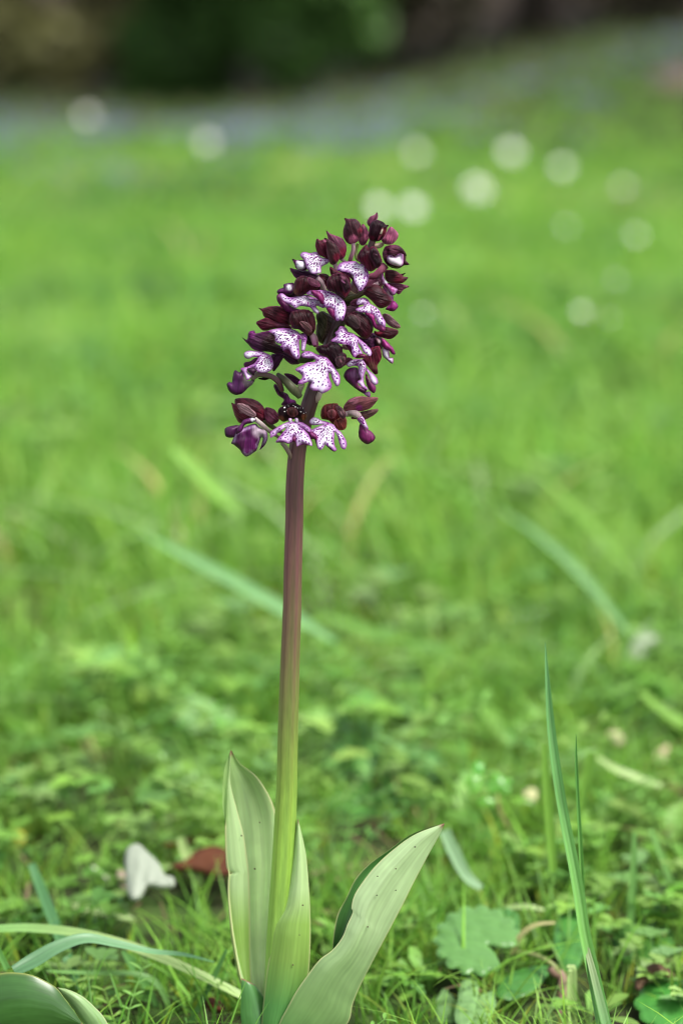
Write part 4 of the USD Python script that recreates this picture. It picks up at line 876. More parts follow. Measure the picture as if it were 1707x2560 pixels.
fold(f, 'z8', [(655, 290), (685, 290), (690, 335), (660, 340)], 18, WHITE, edge=2, edgecol=EDGE, name='lip_neck')
fold(f, 'z8', [(715, 290), (742, 288), (752, 330), (722, 336)], 18, WHITE, edge=2, edgecol=EDGE, name='lip_neck')
lip(f, 'z8', [(486, 474), (476, 440), (500, 404), (560, 364), (620, 334), (660, 318), (740, 318), (800, 334), (850, 368), (870, 400), (852, 424), (800, 392), (775, 372), (830, 425), (862, 475), (884, 554), (840, 542), (800, 532), (760, 547), (734, 558), (724, 510), (715, 463), (700, 468), (690, 506), (650, 532), (610, 516), (570, 516), (532, 518), (560, 470), (602, 420), (634, 378), (580, 408), (520, 455)], 20, (700, 325), 1.1, 12, edge=4.4)
fold(f, 'z8', [(532, 520), (570, 490), (615, 488), (655, 510), (690, 480), (715, 456), (730, 490), (722, 520), (690, 515), (652, 534), (610, 520)], 21.5, MAG)
fold(f, 'z8', [(735, 560), (770, 532), (810, 522), (850, 530), (886, 556), (840, 548), (795, 540)], 22.5, MAG, edge=2)
r_ = np.random.default_rng(5)
for (x, y, s) in ((615, 186, 16), (618, 225, 10), (720, 180, 12), (742, 190, 9), (772, 225, 13), (700, 165, 7), (795, 190, 7), (800, 240, 8), (655, 170, 6), (820, 235, 6), (765, 188, 6), (640, 215, 5)):
    s = s * 0.75
    piece('pollen_grain', f, 'z8', [(x + s * math.cos(a) * r_.uniform(0.6, 1.1), y + s * 0.8 * math.sin(a) * r_.uniform(0.6, 1.1)) for a in np.arange(7) * 0.9], 'pod', 17.8 if s > 8 else 17.2, col=(0.9, 0.86, 0.86), edge=0, ruffle=0, step=2.0, mat=M_PETAL)
f = flower(label='lowest flower just right of the stem with an open round hood')
sep(f, 'z8', [(962, 245), (974, 190), (1010, 155), (1070, 145), (1124, 148), (1136, 190), (1192, 220), (1196, 270), (1150, 300), (1085, 345), (1040, 310), (1000, 300), (968, 290)], 9, (1070, 150), (1060, 310), (0.045, 0.005, 0.007), edgecol=(0.12, 0.04, 0.02), edge=2.0, inflate=0.55)
sep(f, 'z8', [(1022, 235), (1050, 205), (1090, 205), (1110, 240), (1090, 285), (1045, 285)], 15.5, (1065, 205), (1065, 285), (0.055, 0.012, 0.014), inflate=0.5)
sep(f, 'z8', [(1110, 165), (1150, 175), (1195, 225), (1195, 290), (1150, 280), (1120, 225)], 15, (1115, 165), (1190, 280), (0.03, 0.012, 0.015), inflate=0.5, patch=[((1165, 235), 25, (0.14, 0.07, 0.08))])
sep(f, 'z8', [(1090, 320), (1140, 285), (1195, 275), (1214, 335), (1198, 388), (1150, 404), (1100, 378)], 13, (1110, 290), (1160, 400), (0.075, 0.013, 0.012), edgecol=(0.15, 0.05, 0.03), edge=2.2, inflate=0.5)
stalk(f, 'z8', [(1195, 250), (1250, 250), (1300, 260)], [24, 24, 20], [6, 5, 4], PALE, PALE)
lip(f, 'z8', [(862, 342), (852, 320), (880, 283), (920, 283), (970, 308), (1020, 320), (1080, 345), (1112, 385), (1162, 430), (1204, 500), (1210, 560), (1186, 588), (1150, 562), (1133, 500), (1108, 432), (1095, 422), (1092, 500), (1097, 550), (1114, 590), (1085, 602), (1050, 566), (1008, 546), (1006, 500), (1020, 478), (1004, 540), (970, 588), (938, 582), (924, 540), (908, 480), (860, 432), (848, 412), (930, 370), (988, 345), (900, 356)], 18, (1030, 330), 1.1, 13, edge=4.0)
fold(f, 'z8', [(846, 418), (880, 415), (930, 455), (945, 520), (938, 578), (920, 540), (900, 490), (862, 486)], 19, (0.16, 0.012, 0.10))
fold(f, 'z8', [(1010, 545), (1060, 572), (1112, 572), (1112, 596), (1085, 606), (1045, 580)], 19.5, (0.12, 0.010, 0.05))
f = flower(label='lowest flower on the right, seen side-on with a hanging purple lobe')
sep(f, 'z8', [(1178, 190), (1210, 130), (1270, 90), (1350, 78), (1430, 84), (1508, 90), (1500, 122), (1440, 190), (1380, 215), (1300, 225), (1220, 235)], 3, (1190, 210), (1505, 95), (0.10, 0.030, 0.036), inflate=0.6, patch=[((1330, 190), 40, (0.14, 0.015, 0.09)), ((1280, 110), 50, (0.20, 0.07, 0.10))])
sep(f, 'z8', [(1300, 240), (1400, 215), (1505, 198), (1492, 242), (1390, 302), (1330, 302), (1250, 290)], 1, (1290, 270), (1500, 200), (0.075, 0.035, 0.032), inflate=0.6)
stalk(f, 'z8', [(1195, 245), (1260, 240), (1310, 255), (1345, 300)], [20, 30, 36, 20], [4, 7, 8, 7], (0.45, 0.36, 0.33), PALE, name='flower_stalk')
lip(f, 'z8', [(1298, 272), (1338, 248), (1382, 298), (1412, 368), (1418, 394), (1380, 374), (1328, 332)], 9, (1340, 270), 1.2, 14, edge=2.4)
fold(f, 'z8', [(1340, 340), (1400, 385), (1452, 420), (1484, 480), (1424, 534), (1370, 522), (1328, 470), (1326, 400)], 8, (0.15, 0.012, 0.085), name='lip_lobe')
# bracts, ovaries and flower backs seen between the flowers
f = flower('bract_cluster')
for reg, pts_, dep, c_ in (
    ('z5', [(600, 500), (690, 400), (790, 470), (862, 488), (852, 640), (760, 705), (640, 700), (588, 620)], -3, (0.03, 0.016, 0.012)),
    ('z1', [(1150, 560), (1230, 560), (1260, 640), (1180, 660)], 1, (0.14, 0.03, 0.06)), ('z2', [(1150, 100), (1230, 110), (1260, 190), (1200, 260), (1140, 200)], 1, DPURP), ('z2', [(480, 240), (600, 250), (640, 320), (560, 330)], 0, DPURP),
    ('z1', [(900, 700), (1010, 680), (1080, 740), (1000, 800), (930, 780)], 2, (0.035, 0.03, 0.014)), ('z1', [(470, 690), (560, 640), (640, 640), (600, 740), (500, 760)], 1, DPURP),
    ('z1', [(775, 562), (830, 556), (862, 590), (836, 645), (800, 645)], 2, BRN), ('z5', [(880, 345), (985, 318), (1010, 370), (960, 400), (890, 420)], 7, (0.16, 0.07, 0.10)),
    ('z7', [(1000, 300), (1060, 280), (1112, 262), (1112, 400), (1060, 430), (1010, 370)], 4, DPURP), ('z7', [(636, 372), (720, 382), (775, 430), (700, 450), (640, 430)], 8, (0.18, 0.09, 0.09)),
    ('z2', [(615, 300), (660, 250), (720, 240), (740, 300), (650, 325)], 5, (0.03, 0.04, 0.012)), ('z5', [(600, 50), (680, 60), (700, 130), (650, 150), (610, 110)], 3, BRN),
    ('z5', [(590, 420), (650, 380), (700, 420), (690, 560), (640, 680), (590, 640), (600, 520)], 2, (0.022, 0.020, 0.010)), ('z5', [(740, 660), (760, 560), (830, 500), (870, 490), (850, 560), (800, 650)], 2, (0.03, 0.034, 0.012)),
    ('z5', [(240, 330), (340, 340), (420, 370), (400, 430), (300, 420)], 3, DPURP), ('z5', [(440, 600), (540, 615), (600, 690), (540, 720), (470, 680)], 6, (0.025, 0.02, 0.012)),
    ('z5', [(930, 600), (1040, 640), (1120, 640), (1130, 700), (1010, 690)], 7, DPURP), ('z1', [(860, 500), (930, 540), (990, 545), (1010, 620), (930, 640), (870, 570)], 5, BRN),
    ('z1', [(1100, 660), (1150, 600), (1220, 590), (1240, 640), (1160, 690)], 4, MAUVE), ('z1', [(690, 560), (780, 590), (800, 660), (760, 690), (700, 620)], 4, MAUVE)):
    sep(f, reg, pts_, dep, pts_[0], pts_[len(pts_) // 2], c_, name='bract')
# short stalk under the lowest ring
stalk(orchid, 'z8', [(590, 525), (630, 570), (668, 640), (690, 720)], [18, 22, 20, 10], [2, 3, 3, 1], (0.26, 0.22, 0.16), (0.18, 0.10, 0.09), name='bract')
stalk(orchid, 'z8', [(955, 40), (935, 90), (900, 150)], [28, 30, 14], [2, 2, 1], (0.5, 0.42, 0.34), (0.34, 0.2, 0.2), name='bract')

# ------------------------------------------------------------------ separate things in the grass
# second orchid plant, only leaf tops in the frame
t = xform('orchid_rosette', label='dark green orchid leaf rosette rising at the bottom left corner', category='plant')
loft('leaf', t, 'a', [(545, 1475), (490, 1392), (430, 1310), (370, 1232), (290, 1182), (210, 1147), (100, 1130), (0, 1137), (-120, 1180), (-260, 1330)],
     [(545, 1480), (470, 1500), (400, 1520), (300, 1560), (200, 1600), (100, 1640), (0, 1680), (-120, 1720), (-200, 1760), (-300, 1790)],
     [6, 5, 4, 2, 0], [(0, lin(58, 92, 44)), (0.5, lin(66, 108, 50)), (1, lin(60, 100, 46))], bulge=6, rim=lin(140, 150, 80), rimw=0.02, seed=21, veins=9, Yref=0.905, blotch=0.2, n=80, m=40)
loft('leaf', t, 'a', [(372, 1228), (400, 1275), (450, 1330), (500, 1400), (560, 1490), (600, 1600)], [(374, 1228), (450, 1244), (540, 1288), (612, 1350), (690, 1440), (760, 1600)],
     [0, 1, 2, 2], [(0, lin(150, 180, 120)), (1, lin(130, 168, 108))], bulge=2.5, rim=lin(196, 200, 150), rimw=0.04, seed=22, veins=5, Yref=0.912, n=50, m=18)

def ribbon(name, reg, pts, widths, Y, col, label=None, category='grass blade', parent=None, group=None, flat=0.35, seed=0, fold=0.5, depthtilt=0.0, name2=None):
    """A grass blade along photograph pixels, each with its own distance Y (one number or one per point)."""
    k = len(pts)
    Ys = np.broadcast_to(np.asarray(Y, float), (k,))
    q = spline(np.column_stack([tr(reg, pts), Ys, np.asarray(widths, float) * REG[reg][2]]), 44)
    d = np.gradient(q[:, :2], axis=0); d /= np.linalg.norm(d, axis=1, keepdims=True) + 1e-9
    nrm = np.stack([-d[:, 1], d[:, 0]], 1)
    t = np.linspace(-1, 1, 7)
    xy = q[:, None, :2] + nrm[:, None] * (q[:, 3] / 2)[:, None, None] * t[None, :, None]
    Yg = q[:, 2][:, None] + (q[:, 3] * q[:, 2] / F)[:, None] * (fold * 0.5 * (np.abs(t)[None] - 1) * -1 - 2.2 * flat * t[None] * nrm[:, 1:2])
    X = xy.reshape(-1, 2)
    fr = P(X[:, 0], X[:, 1], Yg.ravel()); bk = P(X[:, 0], X[:, 1], Yg.ravel() + 0.0002)
    g = grid_faces(44, 7)
    a, b, c = X[g[:, 0]], X[g[:, 1]], X[g[:, 2]]
    if ((b - a)[:, 0] * (c - a)[:, 1] - (b - a)[:, 1] * (c - a)[:, 0]).sum() < 0: g = g[:, ::-1]
    v, f = close_shell(fr, bk, g)
    s = np.linspace(0, 1, 44)
    cols = np.asarray(col, float)
    if cols.ndim == 1: cols = np.stack([cols, cols])
    cc = np.stack([np.interp(s, np.linspace(0, 1, len(cols)), cols[:, k_]) for k_ in range(3)], 1)
    tint = (cc[:, None] * (1 + 0.12 * np.cos(np.pi * 3 * t) - 0.12 * (np.abs(t) < 0.1))[None, :, None]).reshape(-1, 3)
    ax = np.stack([np.tile(t * 5, 44), np.repeat(s * 4, 7), np.full(44 * 7, seed * 1.3)], 1)
    return obj(name, (v, f), M_BLADE, parent, attrs={'tint': np.vstack([tint, tint]), 'ax': np.vstack([ax, ax])}, label=label, category=category if parent is None else None, group=group, kind='thing' if parent is None else None)

BG = lin(106, 160, 82) ; BL = lin(132, 182, 100); BY = lin(132, 180, 74); BP = lin(176, 202, 130); BT = lin(136, 184, 116)
# sharp tuft on the right
t = xform('grass_tuft', label='sharp upright blue-green grass blades standing right of the orchid', category='grass tuft')
ribbon('blade', 'b', [(804, 125), (814, 300), (836, 590), (872, 870), (914, 1120), (956, 1330), (994, 1540), (1020, 1720), (1062, 1920), (1104, 2120), (1140, 2290), (1190, 2500)], [4, 22, 46, 54, 58, 60, 64, 64, 70, 78, 88, 90], [0.955, 0.95, 0.945, 0.94, 0.935, 0.93, 0.925, 0.92, 0.915, 0.91, 0.905, 0.90], [lin(104, 158, 96), lin(116, 172, 96), lin(126, 182, 92), lin(118, 176, 100)], parent=t, seed=1, fold=0.9)
ribbon('blade', 'b', [(975, 636), (977, 800), (986, 1000), (1000, 1250), (1012, 1500), (1020, 1640)], [3, 16, 20, 24, 24, 20], 0.935, [lin(96, 156, 76), lin(126, 182, 90)], parent=t, seed=2, fold=0.9)
ribbon('blade', 'b', [(1030, 1550), (1020, 1600), (1012, 1660), (1030, 1800), (1075, 1980), (1130, 2200), (1200, 2480)], [3, 10, 14, 26, 40, 48, 50], [0.93, 0.928, 0.925, 0.92, 0.912, 0.905, 0.9], [lin(150, 150, 110), lin(110, 172, 104)], parent=t, seed=3)
# blades around it, softer
NEARB = [
    ('b', [(800, 690), (812, 900), (830, 1150), (850, 1400)], [30, 44, 48, 40], 1.05, BY, 'yellow-green blade close behind the tall sharp grass tuft'),
    ('b', [(1062, 735), (1040, 850), (1010, 1000), (980, 1130)], [50, 56, 44, 30], 1.12, BY, 'short blunt green blade just right of the sharp tuft'),
    ('b', [(935, 1940), (950, 1940), (952, 2080), (950, 2260), (945, 2420)], [40, 56, 58, 60, 60], 0.97, BP, 'pale straw-green broken stalk below the sharp tuft'),
    ('b', [(245, 1170), (300, 1290), (370, 1420), (450, 1490)], [60, 70, 60, 34], 1.08, lin(150, 186, 140), 'pale blade drooping from behind the right orchid leaf tip'),
    ('b', [(1300, 1180), (1290, 1450), (1272, 1750), (1262, 2000), (1260, 2240)], [26, 40, 40, 36, 30], 1.06, BL, 'long upright green blade near the right edge'),
    ('b', [(1390, 1160), (1480, 1400), (1545, 1620), (1540, 1740), (1480, 1890)], [24, 32, 36, 34, 24], 1.10, BL, 'bowed green blade at the right edge'),
    ('b', [(625, 1860), (640, 1800), (690, 1730), (760, 1690), (860, 1680)], [36, 34, 30, 22, 14], 1.02, lin(180, 176, 120), 'curled tan dry blade over the scalloped leaf'),
    ('b', [(520, 1640), (600, 1600), (700, 1590), (800, 1610)], [14, 26, 26, 14], 1.06, BP, 'pale arching blade above the scalloped leaf'),
    ('b', [(1090, 760), (1200, 830), (1330, 880), (1450, 920)], [16, 34, 36, 24], 1.22, BP, 'pale blade slanting down to the right behind the tuft'),
    ('b', [(1340, 400), (1430, 480), (1568, 570)], [40, 46, 46], 1.35, BY, 'yellow-green blade crossing the right edge'),
    ('a', [(-40, 842), (200, 838), (500, 868), (800, 940), (1050, 1030), (1300, 1140), (1600, 1290)], [46, 56, 58, 60, 60, 56, 50], [0.99, 0.99, 0.985, 0.98, 0.975, 0.97, 0.965], np.array([BL, BP, BP * 1.1]), 'long pale blade sweeping from the left edge down to the orchid foot'),
    ('a', [(90, 1120), (220, 1050), (380, 960), (560, 905), (760, 940), (1000, 992), (1200, 1012), (1400, 1062)], [70, 96, 84, 66, 50, 34, 26, 6], [0.93, 0.935, 0.94, 0.945, 0.95, 0.955, 0.96, 0.965], np.array([lin(92, 138, 92), lin(126, 170, 122), lin(120, 180, 120)]), 'grey-green blade arching above the corner rosette'),
    ('a', [(206, 420), (260, 560), (330, 740), (400, 920), (470, 1110), (520, 1230)], [50, 66, 74, 72, 64, 50], [1.06, 1.05, 1.03, 1.01, 1.0, 0.99], np.array([lin(96, 150, 92), lin(104, 160, 96)]), 'blunt green blade leaning right near the left edge'),
    ('a', [(300, 1120), (480, 1128), (700, 1132), (900, 1140), (1020, 1200), (1090, 1320), (1110, 1463)], [12, 24, 30, 34, 40, 36, 30], 0.985, BL, 'thin bent blade behind the corner rosette'),
    ('a', [(800, 990), (860, 1060), (930, 1180), (1000, 1300), (1080, 1480)], [20, 70, 70, 40, 30], 1.0, BG, 'short dark green blade under the long pale blade'),
    ('a', [(1480, 980), (1420, 1110), (1340, 1270), (1240, 1470)], [20, 34, 36, 40], 0.97, BG, 'thin dark stalk left of the orchid foot'),
    ('a', [(1180, 250), (1210, 340), (1260, 450), (1310, 560)], [50, 66, 60, 40], 1.12, BP, 'pale blade in front of the red-brown dead leaf'),
    ('a', [(470, 690), (620, 720), (760, 750), (880, 790)], [30, 50, 44, 24], 1.10, BP, 'short pale blade below the white petal'),
    ('a', [(-20, 960), (10, 1030), (50, 1110)], [30, 40, 44], 0.95, BG, 'dark blade at the left edge above the rosette'),
    ('d', [(388, 1010), (384, 1080), (380, 1180), (378, 1300)], [24, 40, 40, 30], 1.66, BY * 1.15, 'pale upright blurred blade left of the stem'),
    ('d', [(375, 1020), (430, 1060), (500, 1130), (560, 1190)], [20, 40, 46, 24], 1.67, BY * 1.1, 'broad blurred blade tip falling right from the pale upright blade'),
    ('d', [(322, 1222), (430, 1278), (540, 1336), (650, 1398), (770, 1474)], [20, 34, 44, 44, 40], [1.60, 1.56, 1.52, 1.48, 1.44], lin(140, 190, 124), 'long blue-green blurred blade crossing behind the stem'),
    ('d', [(295, 1430), (310, 1500), (325, 1580), (335, 1640)], [20, 38, 42, 30], 1.48, lin(150, 200, 60), 'yellow-green blurred blade left of the middle stem'),
    ('d', [(1140, 1165), (1240, 1232), (1340, 1325), (1445, 1455)], [14, 26, 36, 36], [1.70, 1.63, 1.55, 1.46], BT, 'long blue-green blurred blade on the right side'),
    ('d', [(1180, 1040), (1290, 1135), (1400, 1250), (1480, 1370)], [16, 26, 30, 26], [1.9, 1.82, 1.75, 1.66], BY, 'blurred yellow-green blade above the blue-green one on the right'),
    ('d', [(700, 1400), (850, 1450), (1000, 1490), (1100, 1540), (1200, 1600)], [24, 40, 40, 36, 30], [1.60, 1.58, 1.54, 1.50, 1.46], lin(122, 172, 80), 'long blurred blade running right from behind the stem'),
]
for i, (reg, pts_, w_, Y_, c_, lab) in enumerate(NEARB):
    if reg == 'd': w_ = [2] + list(np.array(w_[1:-1]) * 0.62) + [w_[-1] * 0.25]
    ribbon('long_grass', reg, pts_, w_, Y_, c_, lab, 'grass blade', seed=10 + i, flat=0.3)

# leafy herbs whose leaves can be told apart
def lobed(cx, cy, rx, ry, n, depth, a0=0.0, cut=None):
    th_ = np.linspace(0, 2 * np.pi, 6 * n, endpoint=False)
    rr = 1 + depth * (np.abs(np.sin(n * th_ / 2.0)) - 0.6)
    if cut is not None: rr = rr * (1 - 0.75 * np.exp(-(((th_ - cut + np.pi) % (2 * np.pi) - np.pi) / 0.28) ** 2))
    return np.stack([cx + rx * rr * np.cos(th_ + a0), cy + ry * rr * np.sin(th_ + a0)], 1)
def herb_leaf(parent, reg, pts_, Y, col, base, tip, gy=1.7, dome=0.3, **kw):
    return piece('leaf', parent, reg, pts_, 'lip', 0, base=base, tip=tip, col=np.asarray(col) * 0.95, edgecol=np.asarray(col) * 1.25, edge=2.0, gy=gy, dome=dome, curl=0.3, ruffle=0.8, Yref=Y, mat=M_LEAF, step=6.0, **kw)
def herb_stem(parent, reg, pts_, r0, Ys_, col):
    q = spline(np.column_stack([tr(reg, pts_), np.broadcast_to(np.asarray(Ys_, float), (len(pts_),))]), 14)
    c = P(q[:, 0], q[:, 1], q[:, 2]); v, f = tube(c, np.full(14, r0), 8)
    obj('stalk', (v, f), M_STALK, parent, attrs={'tint': np.tile(col, (len(v), 1)), 'ax': v * 300})
HL = lin(106, 156, 82) * 0.95; HD = lin(84, 146, 66) * 0.95
t = xform('scalloped_herb', label='low herb with a round scalloped leaf at the foot of the sharp tuft', category='herb')
herb_leaf(t, 'b', lobed(430, 1780, 235, 190, 15, 0.13, 0.0, cut=0.55), 1.02, HL, (640, 1850), (220, 1720))
herb_leaf(t, 'b', lobed(940, 1775, 85, 180, 3, 0.05), 1.03, HD, (930, 1940), (950, 1600))
herb_leaf(t, 'b', [(530, 2080), (580, 1990), (680, 1935), (830, 1925), (790, 2010), (700, 2090), (600, 2110)], 1.0, HD * 0.9, (830, 1930), (530, 2090))
herb_leaf(t, 'b', lobed(590, 1690, 75, 90, 6, 0.1), 1.045, HD * 0.8, (640, 1780), (560, 1600))
herb_stem(t, 'b', [(640, 1850), (740, 1860), (840, 1910), (900, 1990)], 0.0012, [1.02, 1.01, 1.0, 1.0], lin(140, 150, 90))
herb_stem(t, 'b', [(830, 1930), (860, 1960), (900, 1990), (890, 2200)], 0.0022, [1.0, 1.0, 1.0, 0.99], lin(140, 110, 96))
t = xform('corner_herb', label='broad green toothed leaves in the bottom right corner', category='herb')
herb_leaf(t, 'b', lobed(1480, 2130, 175, 140, 9, 0.14), 0.985, lin(78, 148, 62), (1480, 2240), (1420, 1990))
herb_leaf(t, 'b', lobed(1350, 1790, 170, 130, 7, 0.05), 1.06, HD * 0.85, (1480, 1850), (1180, 1720))
t = xform('fringed_herb', label='pale leafy herb with narrow lobes at the bottom edge between orchid and tuft', category='herb')
for (x, y, rx, ry, a) in ((260, 2200, 60, 150, 0.1), (370, 2120, 55, 170, -0.2), (450, 2180, 60, 130, -0.5), (170, 2230, 50, 110, 0.6), (90, 2210, 60, 60, 0.9)):
    c_, s_ = math.cos(a), math.sin(a)
    L_ = lobed(0, 0, rx, ry, 6, 0.12); L_ = np.stack([x + L_[:, 0] * c_ + L_[:, 1] * s_, y - L_[:, 0] * s_ + L_[:, 1] * c_], 1)
    herb_leaf(t, 'b', L_, 0.985 + 0.01 * a, lin(134, 176, 110), (300, 2330), (x, y - ry))
t = xform('toothed_leaf_herb', label='pale blurred maple-like leaf just right of the lower stem', category='herb')
herb_leaf(t, 'd', [(742, 1755), (775, 1735), (755, 1710), (790, 1700), (770, 1660), (805, 1668), (825, 1640), (840, 1665), (872, 1660), (868, 1700), (880, 1735), (856, 1760), (845, 1790), (810, 1776), (780, 1790), (775, 1765)], 1.30, lin(100, 150, 76), (850, 1790), (770, 1680))
herb_leaf(t, 'd', lobed(820, 1850, 95, 60, 7, 0.12), 1.27, HD, (860, 1840), (750, 1860))
herb_leaf(t, 'd', lobed(935, 1765, 80, 60, 7, 0.12), 1.29, HD, (860, 1800), (1000, 1740))
herb_stem(t, 'd', [(848, 1785), (856, 1830), (862, 1880), (866, 1940)], 0.0014, [1.30, 1.28, 1.26, 1.25], lin(120, 100, 70))
t = xform('yellow_seedling', label='tiny bright yellow-green seedling leaves left of the sharp tuft', category='seedling')
for (x, y, rx, ry) in ((1145, 1803, 30, 22), (1088, 1800, 17, 24), (1116, 1842, 22, 11), (1205, 1838, 26, 9), (1098, 1765, 13, 15)):
    herb_leaf(t, 'd', lobed(x, y, rx, ry, 5, 0.4, 0.3 * rx), 1.165 + 0.001 * (x - 1140) / 2, lin(118 - (x % 7) * 5, 164, 56), (x, y + ry), (x, y - ry), gy=0.6 + 0.02 * (y % 40))
herb_stem(t, 'd', [(1140, 1825), (1150, 1870), (1180, 1920)], 0.001, 1.16, lin(150, 150, 90))
t = xform('mint_leaf_herb', label='light green leafy sprig blurred left of the stem above the left orchid leaf', category='herb')
for (x, y, rx, ry) in ((450, 1640, 48, 40), (520, 1660, 44, 30), (480, 1720, 50, 30), (420, 1700, 40, 30), (560, 1720, 40, 26)):
    herb_leaf(t, 'd', lobed(x, y, rx, ry, 6, 0.12), 1.39, lin(148, 190, 122), (490, 1750), (x, y - ry))

# fallen things
t_ = piece('fallen_petal', None, 'a', [(815, 380), (838, 312), (900, 288), (960, 340), (1042, 420), (1078, 490), (1132, 508), (1134, 572), (1040, 582), (965, 572), (922, 642), (862, 662), (830, 600), (820, 480)], 'lip', 0, base=(860, 650), tip=(930, 300), col=(0.38, 0.43, 0.33), edge=0, gy=1.3, dome=0.5, Yref=1.075, mat=M_PETAL, step=5)
tag(t_['prim'], 'large white fallen petal lying in the grass left of the orchid leaves', 'petal')
t_ = piece('fallen_petal', None, 'a', [(598, 440), (640, 450), (700, 510), (720, 560), (680, 572), (630, 520)], 'lip', 0, base=(600, 440), tip=(700, 570), col=(0.74, 0.76, 0.62), edge=0, gy=1.3, Yref=1.14, mat=M_PETAL, step=5)
tag(t_['prim'], 'narrow white fallen petal left of the large white one', 'petal')
t_ = piece('fallen_petal', None, 'a', [(770, 470), (800, 460), (822, 500), (825, 580), (790, 575), (765, 530)], 'lip', 0, base=(800, 460), tip=(800, 580), col=(0.46, 0.36, 0.28), edge=0, gy=1.3, Yref=1.13, mat=M_PETAL, step=5)
tag(t_['prim'], 'pinkish withered petal touching the large white petal', 'petal')
for pts_, col_, Y_, lab in (
    ([(1110, 440), (1200, 380), (1280, 330), (1400, 300), (1500, 340), (1580, 420), (1520, 490), (1400, 500), (1260, 470), (1160, 470)], lin(98, 56, 34), 1.12, 'curled red-brown dead leaf behind the left orchid leaf'),
    ([(1060, 290), (1180, 250), (1300, 230), (1480, 190), (1800, 120), (1820, 170), (1600, 240), (1400, 270), (1200, 300), (1090, 310)], lin(104, 58, 36), 1.18, 'thin edge of a red-brown dead leaf above the curled one'),
    ([(1340, 1310), (1400, 1290), (1450, 1330), (1470, 1370), (1420, 1395), (1360, 1370)], lin(96, 50, 30), 0.97, 'small dark brown dead leaf scrap left of the orchid foot')):
    t_ = piece('dead_leaf', None, 'a', pts_, 'lip', 0, base=pts_[0], tip=pts_[len(pts_) // 2], col=col_ * 0.9, edge=4, gy=1.3, dome=0.6, Yref=Y_, mat=M_DRY, step=6, ruffle=1.5)
    tag(t_['prim'], lab, 'dead leaf')
t_ = piece('dead_leaf', None, 'b', [(1300, 2010), (1360, 1930), (1420, 1900), (1480, 1930), (1525, 1975), (1480, 1990), (1440, 1970), (1380, 2010), (1320, 2060)], 'lip', 0, base=(1300, 2040), tip=(1525, 1975), col=lin(96, 72, 54), edge=3, gy=1.3, Yref=0.995, mat=M_DRY, step=6, ruffle=1.5)
tag(t_['prim'], 'crumpled brown dead leaf near the bottom right corner', 'dead leaf')
for reg, pts_, col_, Y_, lab in (
    ('d', [(1430, 1530), (1445, 1490), (1480, 1440), (1510, 1430), (1520, 1450), (1490, 1490), (1455, 1530)], lin(176, 190, 162), 1.55, 'pale grey-white withered leaf near the right edge'),
    ('d', [(1165, 1440), (1180, 1405), (1230, 1385), (1260, 1400), (1235, 1440), (1190, 1450)], lin(196, 218, 184), 1.72, 'pale glinting leaf right of the middle of the stem'),
    ('b', [(1150, 640), (1180, 610), (1230, 630), (1240, 680), (1200, 690)], lin(190, 186, 140), 1.34, 'small cream bud behind the sharp tuft'),
    ('b', [(1410, 780), (1440, 710), (1490, 700), (1480, 770), (1430, 800)], lin(206, 180, 150), 1.32, 'cream and pink bud at the right edge'),
    ('b', [(680, 960), (720, 930), (760, 950), (750, 1000), (700, 990)], lin(206, 206, 150), 1.2, 'small cream bud left of the sharp tuft'),
    ('d', [(185, 1700), (205, 1690), (225, 1715), (220, 1745), (195, 1730)], lin(200, 200, 130), 1.38, 'pale cream bud blurred on the left'),
    ('d', [(25, 1915), (45, 1905), (60, 1925), (45, 1945), (28, 1938)], lin(176, 168, 60), 1.18, 'small yellow flower at the left edge')):
    t_ = piece('withered_leaf' if 'leaf' in lab else ('yellow_flower' if 'yellow' in lab else 'cream_bud'), None, reg, pts_, 'pod' if 'leaf' not in lab else 'lip', 0, base=pts_[0], tip=pts_[3], col=col_, edge=0, gy=1.3, dome=0.5, Yref=Y_, mat=M_PETAL, step=5, inflate=0.7)
    tag(t_['prim'], lab, 'leaf' if 'leaf' in lab else ('flower' if 'yellow' in lab else 'bud'))

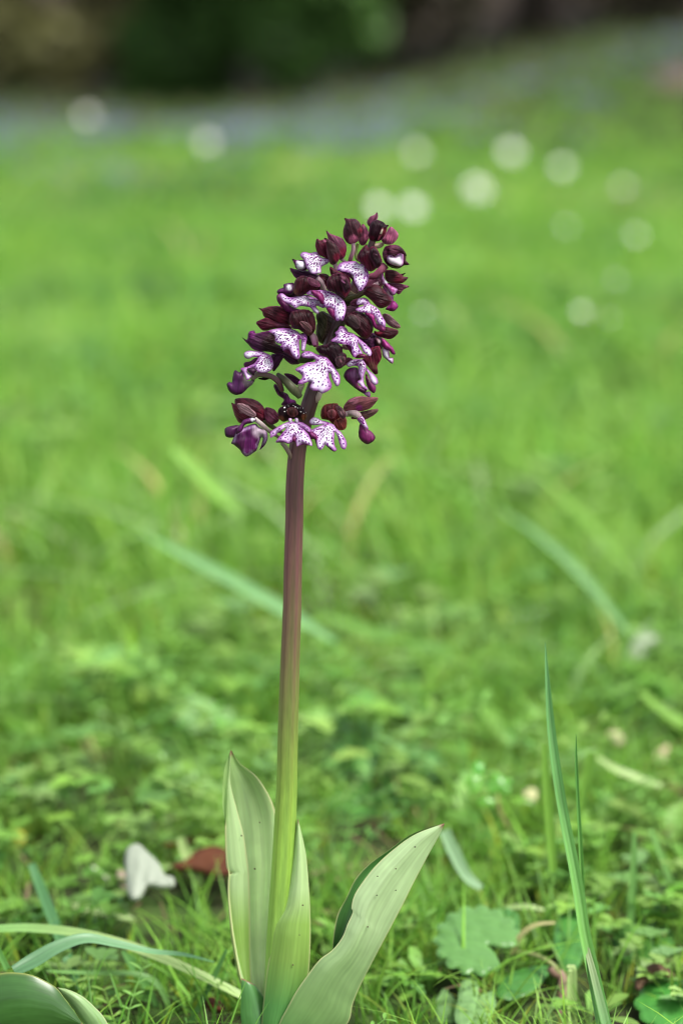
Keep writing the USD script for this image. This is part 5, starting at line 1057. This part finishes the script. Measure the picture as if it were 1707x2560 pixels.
# white flowers far out in the meadow, each a soft disc in the photograph
def white_flower(r, size):
    B = Bag(); n = 11
    for k in range(n):
        v, f = leaflet(r, (0, 0, 0), k * 2 * np.pi / n, 0.12, size / 2, size * 0.17, 0.08); B.add(v, f, np.array([0.85, 0.86, 0.84]))
    return B.out()
DISCS = [(200, 265, 15.0, 'faint, leftmost and alone against the dark wood edge'), (475, 325, 10.5, 'faint, in the bluebell haze left of the middle'), (957, 350, 9.0, 'above the orchid tip and slightly right'), (1173, 348, 9.0, 'second highest on the right'),
         (1291, 383, 8.0, 'between two others high on the right'), (1096, 433, 6.8, 'brightest, upper right of the orchid tip'), (870, 475, 5.4, 'touching the orchid tip on its left'), (948, 475, 5.4, 'just right of the orchid tip'), (1430, 428, 7.2, 'faint, high near the right edge'),
         (1300, 520, 5.1, 'faint, right of the orchid top'), (1460, 540, 4.9, 'near the right edge level with the orchid top'), (1413, 640, 3.9, 'near the right edge level with the upper flowers'), (1335, 715, 3.25, 'brightish, lower right of the orchid head'), (1400, 730, 3.2, 'faint, lowest near the right edge'), (972, 720, 3.2, 'faint, close right of the orchid head')]
BR = [0.72, 0.80, 0.70, 0.92, 0.78, 1.05, 0.92, 0.98, 0.55, 0.46, 0.58, 0.42, 0.56, 0.32, 0.38]
M_GLINT = usdkit.material(stage, '/World/Looks/white_flower', {'t': ('attribute', {'attribute': 'tint'}), 'p': ('principled_bsdf', {'roughness': 0.35, 'specular_ior_level': 0.6}), 'tr': ('translucent_bsdf', {}), 'm': ('mix_closure', {'fac': 0.15})},
    [('t.color', 'p.base_color'), ('t.color', 'tr.color'), ('p.BSDF', 'm.closure1'), ('tr.BSDF', 'm.closure2')], surface='m.closure')
for i, (dx, dy, Y_, lab) in enumerate(DISCS):
    px, py = dx * W / 1568, dy * W / 1568
    c = P(px, py, Y_); r = np.random.default_rng(400 + i)
    bright = BR[i]
    size = 0.0080 * Y_ * bright * (1.15 if 'brightest' in lab else 1.0)
    t = xform('white_flower', loc=c, label=f'white meadow flower, {lab}', category='flower', group='white flowers scattered in the meadow')
    mesh, tint = white_flower(r, size)
    # the head faces up and towards the light
    zt = SUN * 0.6 + np.array([0, -0.8, 0.25]); zt /= np.linalg.norm(zt); xt = np.cross([0, 1, 0.3], zt); xt /= np.linalg.norm(xt); yt = np.cross(zt, xt)
    R = np.stack([xt, yt, zt], 1)
    obj('petals', (mesh[0] @ R.T, mesh[1]), M_GLINT, t, attrs={'tint': tint})
    import trimesh
    eye = trimesh.creation.icosphere(2, size * 0.13)
    obj('centre', (np.array(eye.vertices) + zt * size * 0.03, np.array(eye.faces)), M_PETAL, t, attrs={'tint': np.tile((0.6, 0.55, 0.2), (len(eye.vertices), 1)), 'ax': np.array(eye.vertices)})
    h = c[2] - float(terrain(c[0], c[1]))
    if h > 0.01:
        v, f = tube(spline([(0, 0, 0), (0.01, 0.005, -h / 2), (0, 0.01, -h - 0.02)], 8), np.full(8, 0.0015), 6)
        obj('stalk', (v, f), M_STALK, t, attrs={'tint': np.tile((0.1, 0.2, 0.04), (len(v), 1)), 'ax': v * 100})
